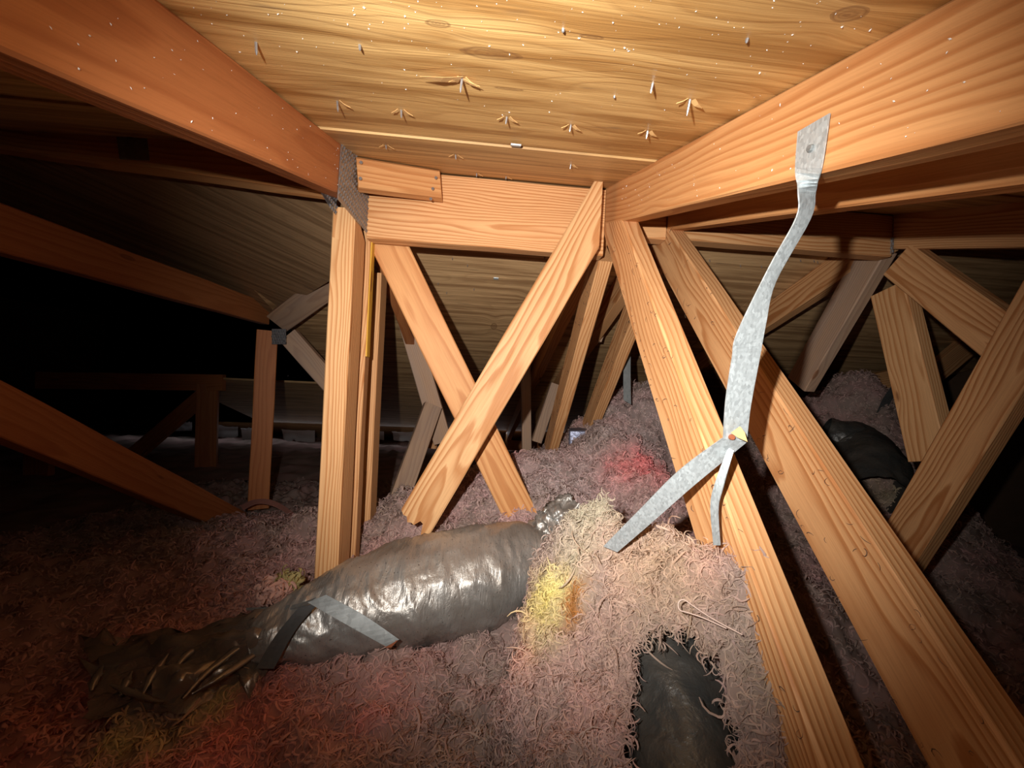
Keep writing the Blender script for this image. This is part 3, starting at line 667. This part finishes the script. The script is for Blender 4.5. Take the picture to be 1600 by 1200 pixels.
print('bed strands', len(Sp))
o = link('loose_fibreglass', fastmesh('loose_fibreglass', v, q_, True, c), FIBRE)
tag(o, 'bed of pink and grey loose fibreglass insulation covering the attic floor', 'insulation', kind='stuff')

# the torn heap over the near duct
heapP = cp([(880, 805, .64), (920, 772, .64), (962, 775, .62), (985, 840, .56), (1030, 830, .53), (1080, 800, .50), (1125, 796, .455), (1165, 835, .42), (1190, 880, .40),
            (900, 900, .565), (1000, 900, .51), (1100, 900, .45), (1190, 940, .39), (850, 950, .58), (940, 960, .525), (895, 955, .55), (1000, 1000, .47), (1100, 1000, .42), (1215, 1010, .368),
            (800, 1060, .53), (840, 1120, .48), (930, 1120, .44), (930, 1200, .40), (1150, 1100, .375), (1235, 1090, .352), (1280, 1180, .332), (1200, 1190, .34), (800, 960, .62), (820, 900, .66)])
heap = TPS(heapP, 2e-4)
hpoly = [at(*p)[:2] for p in ((770, 1210, .45), (765, 1060, .55), (785, 960, .64), (820, 890, .69), (868, 800, .68), (905, 766, .68), (970, 768, .655), (1000, 815, .60), (1070, 790, .54), (1130, 786, .485), (1185, 838, .435), (1225, 905, .40), (1243, 965, .38), (1270, 1060, .36), (1308, 1180, .335), (1320, 1300, .31), (1160, 1330, .29), (930, 1330, .30))]
def sdist(xy, poly):
    poly = np.asarray(poly); n = len(poly); ins = np.zeros(len(xy), bool); dm = np.full(len(xy), 9.0)
    for i in range(n):
        a, b = poly[i], poly[(i+1) % n]; e = b-a; w_ = xy-a; t = np.clip((w_@e)/(e@e), 0, 1); dm = np.minimum(dm, np.linalg.norm(w_-t[:, None]*e, axis=1))
        c_ = ((a[1] > xy[:, 1]) != (b[1] > xy[:, 1])) & (xy[:, 0] < (b[0]-a[0])*(xy[:, 1]-a[1])/(b[1]-a[1]+1e-12)+a[0]); ins ^= c_
    return np.where(ins, dm, -dm)
# hollow torn open at the bottom, where the dark duct liner shows
hole = [at(*p)[:2] for p in ((985, 965, .485), (1075, 975, .45), (1128, 1060, .405), (1170, 1150, .36), (1215, 1260, .32), (1100, 1330, .29), (955, 1330, .29), (968, 1200, .385), (972, 1080, .44))]
def heap_h(xy):
    sd = sdist(xy, hpoly)+.012*fbm(np.c_[xy*26, np.zeros(len(xy))], 2); s = np.clip(sd/.045, 0, 1); s = np.sqrt(np.clip(1-(1-s)**2, 0, 1))
    base = CZ-.60; z = base+(heap(xy)-base)*s
    sh = np.clip((sdist(xy, hole)+.010*fbm(np.c_[xy*40, np.ones(len(xy))], 2)+.004)/.030, 0, 1)
    return z
P, Q, nx, ny = grid_mesh(-.06, .42, .22, .75, .0036, heap_h, .85); Nn = grid_normals(P, nx, ny)
keep = (sdist(P[:, :2], hpoly) > -.012) & (sdist(P[:, :2], hole)+.008*fbm(P*30, 2) < .014); kf = keep[Q].all(1)
col = wool_col(P); parts = [(P, Q[kf], col*.75)]  # heap surface colour darkened as shade at the strand roots
inh = sdist(P[:, :2], hole)
dens = np.where(keep, 1.8, 0)*np.where(inh > .02, .12, 1.0)
hu = np.sqrt(1/np.maximum(Nn[:, 2], .25)); Sp, Sn = sample(P, Nn, dens*hu, 11)
parts.append(strands(Sp, Sn, .0140, .0017, .0045, 12, curl=5.5, tilt=.55))
Sp2, Sn2 = sample(P, Nn, dens*.02, 13); parts.append(strands(Sp2, Sn2, .034, .0026, .008, 14, curl=4.5, tilt=.9))
edge = keep & (np.abs(sdist(P[:, :2], hpoly)) < .03); Sp3, Sn3 = sample(P, Nn, np.where(edge, .25, 0), 15); parts.append(strands(Sp3, Sn3, .020, .0026, .008, 16))
v, q_, c = merge(parts); print('heap strands', len(Sp)+len(Sp2))
ho = link('torn_insulation_wrap', fastmesh('torn_insulation_wrap', v, q_, True, c), FIBRE)
tag(ho, 'heap of torn pink and yellow insulation wrap cradled by the hanging strap, lower right of centre', 'insulation', kind='stuff')

# ------------------------------------------------------------------ ducts
def film(name, col, rough, metallic, spec=.5, stretch=(14, 14, 14), bump=.5, dirt=.4, dirtcol=(.16, .10, .05), trans=0.0):
    t = NT(name); tc = t.n('ShaderNodeTexCoord').outputs['Object']
    n1 = t.noise(t.mapping(tc, stretch), 1.0, 5, .55, .6); n2 = t.noise(tc, 90, 4, .6); sp = t.noise(tc, 260, 2)
    c = t.mix(t.math('MULTIPLY', t.ramp(t.noise(tc, 13, 4), [(.4, (0,)*3), (.7, (1,)*3)]), dirt), col, dirtcol)
    c = t.mix(t.ramp(sp, [(.66, (0,)*3), (.72, (.7,)*3)]), c, (.05, .035, .025))
    t.l(c, t.b.inputs['Base Color']); t.b.inputs['Metallic'].default_value = metallic; t.b.inputs['Specular IOR Level'].default_value = spec
    t.l(t.math('ADD', rough, t.math('MULTIPLY', n2, .18)), t.b.inputs['Roughness'])
    if trans: t.b.inputs['Transmission Weight'].default_value = trans
    t.bump(t.math('ADD', n1, t.math('MULTIPLY', n2, .25)), bump, .006)
    return t.m
DUCT = film('silver_duct_film', (.40, .385, .36), .30, .6, stretch=(70, 12, 25), bump=.55)
LINER = film('black_duct_liner', (.045, .046, .044), .26, .15, stretch=(30, 30, 30), bump=.7, dirt=.6, dirtcol=(.12, .10, .08))
def clear_film(name, tint, frac):
    t = NT(name); tc = t.n('ShaderNodeTexCoord').outputs['Object']
    tr = t.n('ShaderNodeBsdfTransparent'); tr.inputs[0].default_value = (*tint, 1); mx = t.n('ShaderNodeMixShader'); t.b.inputs['Metallic'].default_value = .5; mx.inputs[0].default_value = frac
    t.b.inputs['Base Color'].default_value = (.34, .27, .215, 1); t.b.inputs['Roughness'].default_value = .24; t.b.inputs['Specular IOR Level'].default_value = .9
    t.bump(t.noise(t.mapping(tc, (20, 60, 30)), 1.0, 4), .4, .004)
    t.l(tr.outputs[0], mx.inputs[1]); t.l(t.b.outputs[0], mx.inputs[2]); t.l(mx.outputs[0], t.out.inputs[0])
    return t.m
PLAST = clear_film('thin_plastic_film', (.62, .55, .48), .62)
FOIL = film('blue_grey_foil', (.24, .26, .36), .30, .5, stretch=(30, 30, 30), bump=.6)

def tube(path, radii, seg=64, sub=26, wr=None, squash=1.0, cap=True, seed=0):
    """Smooth tube with wrinkles; path/radii are key rings."""
    path = np.asarray(path, float); radii = np.asarray(radii, float); n = len(path)
    t = np.linspace(0, n-1, (n-1)*sub+1); pts = []; rs = []
    for a in t:
        i = min(int(a), n-2); f = a-i; p0 = path[max(i-1, 0)]; p1 = path[i]; p2 = path[i+1]; p3 = path[min(i+2, n-1)]
        pts.append(.5*((2*p1)+(-p0+p2)*f+(2*p0-5*p1+4*p2-p3)*f*f+(-p0+3*p1-3*p2+p3)*f**3))
        g = f*f*(3-2*f); rs.append(radii[i]*(1-g)+radii[i+1]*g)
    pts = np.array(pts); rs = np.array(rs); T = np.gradient(pts, axis=0); T /= np.linalg.norm(T, axis=1, keepdims=True)
    S = np.cross(T, V(0, 0, 1)); S /= np.linalg.norm(S, axis=1, keepdims=True); W = np.cross(S, T)
    th = np.linspace(0, 2*math.pi, seg, endpoint=False); arc = np.r_[0, np.cumsum(np.linalg.norm(np.diff(pts, axis=0), axis=1))]
    A, TH = np.meshgrid(arc, th, indexing='ij'); rr = np.repeat(rs[:, None], seg, 1)
    if wr is not None: rr = rr+wr(A, TH, rr)
    P = pts[:, None]+S[:, None]*(rr*np.cos(TH))[..., None]+W[:, None]*(rr*np.sin(TH)*squash)[..., None]
    m = len(pts); i = np.arange((m-1)*seg); a = i//seg*seg+i % seg; b = i//seg*seg+(i+1) % seg
    return P.reshape(-1, 3), np.c_[a, b, b+seg, a+seg], (m, seg)
def wrinkle(amp):
    def f(A, TH, R):
        q = np.stack([A*34+1.3*np.sin(TH*2), np.cos(TH)*1.5, np.sin(TH)*1.5], -1)
        r = 1-np.abs(vnoise(q*1.0)); r2 = 1-np.abs(vnoise(q*2.3+4)); big = vnoise(np.stack([A*6, np.cos(TH)*1.2, np.sin(TH)*1.2], -1))
        return amp*(.9*r**4+.5*r2**5+.9*big)
    return f
fd_ = thing('flexible_duct', 'fat silver flexible duct lying on the pink insulation, left of the torn heap', 'duct', tuple(at(640, 960, .85)))
P, Q, _ = tube([at(846, 872, .955), at(838, 874, .945), at(815, 880, .925), at(740, 902, .885), at(640, 925, .845), at(560, 948, .805), at(485, 975, .765), at(430, 995, .735), at(390, 1015, .715)],
               [.012, .070, .098, .113, .107, .092, .070, .050, .03], 90, 22, wrinkle(.0055), .95)
link('outer_jacket', fastmesh('outer_jacket', P, Q), DUCT, fd_)
P, Q, _ = tube([at(838, 868, .95), at(850, 835, .97), at(872, 805, .98), at(900, 790, .985)], [.045, .040, .036, .034], 56, 22, wrinkle(.016), .9)
P = P+.006*np.stack([vnoise(P*80), vnoise(P*80+9), vnoise(P*80+20)], -1)
oo = link('crumpled_collar', fastmesh('crumpled_collar', P, Q, False), DUCT, fd_); oo['label'] = 'bright crumpled foil collar at the end of the duct'

# loose plastic film off the duct's left end: a crumpled sheet
def sheet(corners, nu, nv, amp, fq, seed, bulge=.012):
    a, b, c_, d_ = [np.asarray(p, float) for p in corners]; U_, W_ = np.meshgrid(np.linspace(0, 1, nu), np.linspace(0, 1, nv), indexing='ij')
    P = (a[None, None]*((1-U_)*(1-W_))[..., None]+b*(U_*(1-W_))[..., None]+c_*(U_*W_)[..., None]+d_*((1-U_)*W_)[..., None])
    n = np.cross(b-a, d_-a); n /= np.linalg.norm(n)
    if n[2] < 0: n = -n
    if nu == 17:
        rg_ = fbm(np.stack([U_*7, W_*5, 0*U_+seed], -1), 3); e_ = np.clip(np.abs(W_-.5)*2, 0, 1)**3; P = P+((d_-a)*np.sign(W_-.5)[..., None]*e_[..., None]+(b-a)*(np.clip(U_-.5, 0, 1)**3)[..., None])*(.28*rg_)[..., None]
    q = P*fq+seed; q = q+.5*vnoise(P*6)[..., None]; r = (1-np.abs(vnoise(q)))**3+.4*(1-np.abs(vnoise(q*2.1+9)))**3
    fold = np.sin(math.pi*W_)**.6
    P = P+n*((amp*(r-.4))+bulge*fold)[..., None]
    P = P.reshape(-1, 3); i = np.arange((nu-1)*(nv-1)); k = i//(nv-1)*nv+i % (nv-1)
    return P, np.c_[k, k+1, k+nv+1, k+nv]
ps = thing('plastic_film', 'crumpled dark shiny plastic film trailing off the left end of the silver duct', 'plastic sheet', tuple(at(270, 1080, .68)))
P, Q = sheet([at(435, 965, .80), at(140, 1015, .80), at(150, 1130, .62), at(425, 1050, .69)], 17, 26, .050, V(4, 14, 11), 2.0, .035)
P = P+rng.normal(0, .0034, P.shape)
link('film', fastmesh('film', P, Q, False), PLAST, ps)
P, Q = sheet([at(440, 985, .765), at(240, 1070, .69), at(250, 1115, .64), at(430, 1040, .70)], 13, 13, .030, V(5, 18, 12), 6.0, .03)
P = P+rng.normal(0, .0030, P.shape)
link('film_fold', fastmesh('film_fold', P, Q, False), PLAST, ps)

CREASE = film('glossy_film_crease', (.20, .165, .14), .12, .4, spec=.9, stretch=(25, 25, 25), bump=.5, dirt=.2)
for pth in ([(437, 972, .745), (385, 1004, .71), (325, 1050, .665), (285, 1092, .625)], [(447, 988, .735), (402, 1020, .70), (348, 1056, .655), (300, 1084, .63)], [(172, 1070, .655), (212, 1086, .64), (256, 1097, .625)],
            [(262, 1022, .69), (240, 1052, .665), (222, 1084, .64)], [(160, 1040, .69), (148, 1062, .67), (142, 1080, .655)], [(330, 1000, .72), (290, 1025, .69), (270, 1050, .665)], [(205, 1050, .67), (195, 1070, .655), (188, 1088, .64)]):
    P, Q, _ = tube([at(a, b, d-.005) for a, b, d in pth], [.001]+[.0045]*(len(pth)-2)+[.001], 10, 9, wrinkle(.0022))
    link('film_crease', fastmesh('film_crease', P, Q), CREASE, ps)

# black liner of the near duct showing through the tear
ld = thing('flexible_duct', 'dark duct liner exposed through the tear in the insulation heap at bottom centre', 'duct', tuple(at(1050, 1150, .42)))
P, Q, _ = tube([at(1000, 900, .60), at(1030, 990, .555), at(1058, 1100, .485), at(1085, 1230, .42), at(1100, 1400, .36)], [.05, .074, .078, .078, .078], 60, 18, wrinkle(.006), .9)
link('liner', fastmesh('liner', P, Q), LINER, ld)

# small duct far right with its own wool, foil box behind the mound
rd = thing('flexible_duct', 'small dark shiny duct end in the far right pile, behind the long brace', 'duct', tuple(at(1350, 740, 1.3)))
P, Q, _ = tube([at(1285, 680, 1.46), at(1335, 700, 1.40), at(1362, 730, 1.30), at(1375, 775, 1.2)], [.07, .095, .10, .08], 50, 14, wrinkle(.008), 1.0)
link('liner', fastmesh('liner', P, Q), LINER, rd)
bx = at(912, 690, 1.56)
def boxm(c, sx, sy, sz, rz=0, bev=.008):
    import bmesh
    bm = bmesh.new(); bmesh.ops.create_cube(bm, size=1); bmesh.ops.scale(bm, vec=(sx, sy, sz), verts=bm.verts)
    bmesh.ops.bevel(bm, geom=list(bm.edges), offset=bev, segments=3, profile=.5, affect='EDGES')
    bmesh.ops.subdivide_edges(bm, edges=list(bm.edges), cuts=2, use_grid_fill=True)
    for v in bm.verts:
        p = np.array(v.co); v.co += v.normal*float(.004*fbm((p*40)[None], 2)[0])
    bmesh.ops.rotate(bm, matrix=Matrix.Rotation(rz, 3, 'Z'), verts=bm.verts); bmesh.ops.translate(bm, vec=tuple(c), verts=bm.verts)
    me = bpy.data.meshes.new('box'); bm.to_mesh(me); bm.free(); return me
o = link('duct_box', boxm(bx+V(-.005, -.02, .0), .12, .12, .10, -.2), FOIL); tag(o, 'small bluish foil wrapped box poking out behind the pink mound', 'box')

# ------------------------------------------------------------------ metal straps
def ribbon(name, L, R, mat, parent, th=.0012, sub=6):
    L = np.asarray(L); R = np.asarray(R); n = len(L)
    def sp(A):
        out = []
        for a in np.linspace(0, n-1, (n-1)*sub+1):
            i = min(int(a), n-2); f = a-i; p0 = A[max(i-1, 0)]; p1 = A[i]; p2 = A[i+1]; p3 = A[min(i+2, n-1)]
            out.append(.5*((2*p1)+(-p0+p2)*f+(2*p0-5*p1+4*p2-p3)*f*f+(-p0+3*p1-3*p2+p3)*f**3))
        return np.array(out)
    l, r = sp(L), sp(R); T = np.gradient((l+r)/2, axis=0); nn = np.cross(T, r-l); nn /= np.linalg.norm(nn, axis=1, keepdims=True)
    m = len(l); vs = np.concatenate([l, r, l+nn*th, r+nn*th]); fs = []
    for i in range(m-1):
        fs += [(i, i+1, m+i+1, m+i), (2*m+i, 3*m+i, 3*m+i+1, 2*m+i+1), (i, 2*m+i, 2*m+i+1, i+1), (m+i, m+i+1, 3*m+i+1, 3*m+i)]
    fs += [(0, m, 3*m, 2*m), (m-1, 3*m-1, 4*m-1, 2*m-1)]
    return link(name, mesh(name, vs, fs), mat, parent)
st = thing('hanger_strap', 'galvanized metal strap nailed to the right rafter, hanging down to the torn heap', 'strap', tuple(onX(1265, 230, X1)))
XS = X1-.002
ribbon('hanging_band', [onX(1248, 206, XS), onX(1244, 262, XS), at(1246, 300, .345), at(1243, 340, .352), at(1201, 417, .37), at(1151, 520, .385), at(1143, 560, .395), at(1133, 626, .41), at(1129, 690, .42)],
       [onX(1298, 177, XS), onX(1285, 262, XS), at(1273, 300, .352), at(1265, 342, .358), at(1211, 440, .378), at(1196, 504, .385), at(1186, 560, .395), at(1172, 636, .41), at(1166, 690, .42)], GALV, st)
spike('screw', onX(1268, 232, XS-.0015), V(-1, 0, 0), .003, .0036, GALV_DULL, st, sides=10, blunt=.8)
ribbon('cradle_arm', [at(1128, 684, .418), at(1060, 735, .45), at(1000, 795, .495), at(943, 853, .55)], [at(1166, 690, .418), at(1085, 757, .45), at(1025, 810, .49), at(965, 862, .54)], GALV, st)
ribbon('cradle_arm', [at(1138, 700, .424), at(1119, 752, .43), at(1111, 790, .435), at(1116, 852, .43)], [at(1147, 704, .420), at(1131, 760, .42), at(1123, 795, .424), at(1126, 852, .42)], GALV, st)
spike('screw', at(1143, 683, .4165), V(-.2, -1, 0), .003, .0034, RUST, st, sides=10, blunt=.8)
o = chip(at(1150, 672, .412), V(.6, -.3, -.8), V(-.3, -.8, .2), .016, .006, SPLINT, None); o.name = 'wood_chip'; tag(o, 'torn sliver of wood stuck on the bend of the hanging strap', 'wood chip')

s2 = thing('cradle_strap', 'flat dull metal strap folded over the left end of the silver duct', 'strap', tuple(at(490, 945, .70)))
ribbon('strap_band', [at(481, 941, .700), at(540, 975, .690), at(603, 1010, .685)], [at(510, 929, .705), at(570, 962, .698), at(624, 999, .69)], GALV_DULL, s2)
ribbon('strap_band', [at(466, 950, .704), at(430, 995, .690), at(400, 1045, .66)], [at(500, 940, .704), at(462, 985, .685), at(428, 1045, .655)], GALV_DARK, s2)
ribbon('strap_band', [at(495, 934, .712), at(455, 946, .73), at(385, 950, .765)], [at(483, 944, .706), at(450, 953, .725), at(385, 954, .76)], GALV_DULL, s2)
ribbon('rusty_end', [at(596, 1006, .688), at(604, 1012, .686)], [at(622, 1000, .689), at(612, 1011, .687)], RUST, s2)
s3 = ribbon('hanger_strap', [at(977, 520, 1.38), at(974, 580, 1.38), at(974, 625, 1.39)], [at(986, 520, 1.38), at(985, 580, 1.38), at(986, 632, 1.39)], GALV_DULL, None)
tag(s3, 'dull metal strap dropping into the top of the pink mound behind the braces', 'strap')
s4 = ribbon('hanger_strap', [at(1395, 600, 1.5), at(1380, 622, 1.5), at(1368, 648, 1.5)], [at(1405, 606, 1.5), at(1390, 630, 1.5), at(1378, 655, 1.5)], GALV_DARK, None)
tag(s4, 'short dark strap above the far right wool pile', 'strap')
s5 = ribbon('curved_strip', [at(375, 790, 1.55), at(400, 780, 1.56), at(430, 783, 1.57), at(465, 805, 1.58)], [at(380, 797, 1.52), at(402, 787, 1.53), at(428, 791, 1.54), at(458, 808, 1.55)], plain('pink_strip', (.42, .20, .17), .6), None)
tag(s5, 'thin pinkish strip arching over the dark insulation left of the tall post', 'strip')
tp = [onPlane(*p, J+V(.02, -.03, -.035), V(.3, -1, 0)) for p in ((181, 200), (228, 203), (234, 251), (188, 249))]
mt = thing('metal_tab', 'small grey metal tab nailed to the dim ridge board at upper left', 'tab', tuple(tp[0]))
rbd = [o for o in bpy.data.objects if o.name.startswith('ridge_board')][0]
fc = np.array(rbd.matrix_basis.col[3])[:3]; fn = np.array(rbd.matrix_basis.col[2])[:3]
tp = [onPlane(*p, fc+fn*.0195, fn) for p in ((181, 200), (228, 203), (234, 251), (188, 249))]
mt.location = tuple(tp[0])
vs = tp+[p+fn*.0015 for p in tp]
link('tab_plate', mesh('tab_plate', vs, [(3, 2, 1, 0), (4, 5, 6, 7), (0, 1, 5, 4), (1, 2, 6, 5), (2, 3, 7, 6), (3, 0, 4, 7)]), GALV_DULL, mt)
spike('nail_head', onPlane(204, 213, fc+fn*.021, fn), fn, .003, .006, GALV_DARK, mt, sides=8, blunt=.9)

# ------------------------------------------------------------------ pale sheets at the eave
for i, (a, b) in enumerate((((268, 662), (300, 676)), ((306, 668), (372, 684)), ((376, 672), (425, 690)), ((440, 674), (492, 690)), ((512, 676), (600, 690)), ((612, 678), (690, 690)), ((700, 684), (762, 694)), ((0, 690), (22, 712)))):
    v0 = 3.25+.06*(i % 3) if i < 7 else 3.4
    c0, c1 = at(a[0], a[1]-4, v0+.3), at(b[0], a[1]-1, v0+.3); d0, d1 = at(b[0], b[1], v0), at(a[0]+3, b[1]-2, v0)
    P, Q = sheet([c0, c1, d0, d1], 16, 8, .02, 7, i*1.7); 
    P2, Q2 = P, Q
    o = link('eave_baffle', fastmesh('eave_baffle', P2, Q2), BAFFLE)
    tag(o, 'white crumpled sheet in the far eave, ' + ('first', 'second', 'third', 'fourth', 'fifth', 'sixth', 'seventh', 'outermost at the left edge,')[i] + ' of the pale row' + (' from the left' if i < 7 else ''), 'eave sheet', 'pale sheets along the far eave')
for i, (x0, x1) in enumerate(((792, 815), (828, 845), (860, 895))):
    o = board('eave_board', at(x0, 695, 3.6), at(x1, 697, 3.6), .09, .03, (0, -1, .3), PINE_RED)
    tag(o, 'pinkish board at the far eave, ' + ('left', 'middle', 'right')[i] + ' one left of the foil box', 'board', 'far eave boards')
# scraps of wool on the duct's left end
P = at(432, 925, .80); g = rng.normal(0, .014, (260, 3))*V(1, 1, .8); N_ = g/np.linalg.norm(g, axis=1, keepdims=True)
v, q_, c = strands(P+g*.8, N_, .020, .006, .005, 31); c[:] = c*0+V(.66, .40, .33)
o = link('wool_scrap', fastmesh('wool_scrap', v, q_, True, c), FIBRE); tag(o, 'scrap of pink wool at the upper left end of the silver duct', 'insulation', kind='stuff')
P = at(452, 908, .82); g = rng.normal(0, .010, (160, 3))*V(1.2, 1, .6); N_ = g/np.linalg.norm(g, axis=1, keepdims=True)
v, q_, c = strands(P+g*.8, N_, .016, .006, .004, 33); c[:] = c*0+V(.48, .40, .18)
o = link('wool_scrap', fastmesh('wool_scrap', v, q_, True, c), FIBRE); tag(o, 'scrap of yellow wool beside the pink scrap on the silver duct', 'insulation', kind='stuff')

# ------------------------------------------------------------------ white flecks of blown fibre stuck to deck and rafters
fv, ff = [], []
def fleck(p, n, s):
    n = np.asarray(n, float)/np.linalg.norm(n); a = np.cross(n, rng.normal(size=3)); a /= np.linalg.norm(a); b = np.cross(n, a); k = len(fv)
    ln, wd = s*rng.uniform(.6, 1.5), s*rng.uniform(.3, .6)
    fv.extend([p-a*ln-b*wd*.3, p+b*wd, p+a*ln+n*s*.5, p-b*wd+n*s*.3, p+n*s*.8]); ff.extend([(k, k+1, k+4), (k+1, k+2, k+4), (k+2, k+3, k+4), (k+3, k, k+4)])
for _ in range(190):
    px, py = rng.uniform(300, 1480), abs(rng.normal(0, 110))
    p = onPlane(px, py, (0, 0, Z0), NEAR_N)
    if XL+.005 < p[0] < X1-.005 and .15 < p[1] < .93: fleck(p, DN, rng.choice([.0005, .0008, .0012, .0018], p=[.5, .3, .15, .05]))
for _ in range(70):
    v0 = rng.uniform(.2, .85); z = near_z(v0)-rng.uniform(.01, .09); fleck(V(XL+.0003, v0, z), (1, 0, 0), rng.choice([.0005, .0008, .0012])); 
    v0 = rng.uniform(.2, .85); z = near_z(v0)-rng.uniform(.01, .09); fleck(V(X1-.0003, v0, z), (-1, 0, 0), rng.choice([.0005, .0008, .0012]))
o = link('fibre_flecks', mesh('fibre_flecks', fv, ff), WHITEF); tag(o, 'tiny white fibre flecks stuck to the bright deck and rafters', 'fibre flecks', kind='stuff')

wp_, wn_ = [], []
for nm in (0,):
    for o in bpy.data.objects:
        if o.type == 'MESH' and o.name.split('.')[0] == 'web' and o.parent in (tB, tC) and len(o.data.vertices) and o.dimensions[0] > .6:
            L_ = o.dimensions[0]; Mw = np.array(o.parent.matrix_basis @ o.matrix_basis)
            for _ in range(75):
                l = np.array([rng.uniform(.08, L_-.1), rng.choice([-1, 1])*.03+rng.normal(0, .010), .0195, 1.0]); l[1] = np.clip(l[1], -.042, .042)
                wp_.append((Mw@l)[:3]); wn_.append(Mw[:3, 2])
v, q_, c = strands(np.array(wp_), np.array(wn_), .012, .0009, .003, 51, curl=7, tilt=.3); c[:] = V(.17, .115, .085)
o = link('fibre_wisps', fastmesh('fibre_wisps', v, q_, True, c), FIBRE); tag(o, 'fine dusty fibre wisps snagged on the two long braces on the right', 'fibre wisps', kind='stuff')

g_ = np.random.default_rng(77); lv = [o for o in ld.children if o.name.startswith('liner')][0]
LV = np.array([v.co for v in lv.data.vertices]); LN = np.array([v.normal for v in lv.data.vertices]); ok = np.nonzero((LN[:, 2] > .1) & (LN[:, 1] < .4))[0]
ii = g_.choice(ok, 3500); keepm = fbm(LV[ii]*22, 2) > -.05; ii = ii[keepm]
v, q_, c = strands(LV[ii]+g_.normal(0, .002, (len(ii), 3)), LN[ii], .011, .0014, .002, 78, curl=6); c[:] = V(.30, .26, .215)*g_.uniform(.5, 1.2, (len(c), 1))
o = link('lint', fastmesh('lint', v, q_, True, c), FIBRE, ld); o['kind'] = 'stuff'

lp = [(1160, 992, .386), (1112, 966, .408), (1082, 946, .427), (1068, 937, .436), (1060, 942, .437), (1062, 953, .433), (1074, 957, .427), (1100, 966, .414), (1135, 982, .398)]
P, Q, _ = tube([at(a, b, d-.012) for a, b, d in lp], [.0007]*len(lp), 6, 5)
o = link('fibre_loop', fastmesh('fibre_loop', P, Q), plain('pale_fibre', (.70, .52, .44), .7)); tag(o, 'thin pale looped fibre lying on the face of the torn heap', 'fibre')
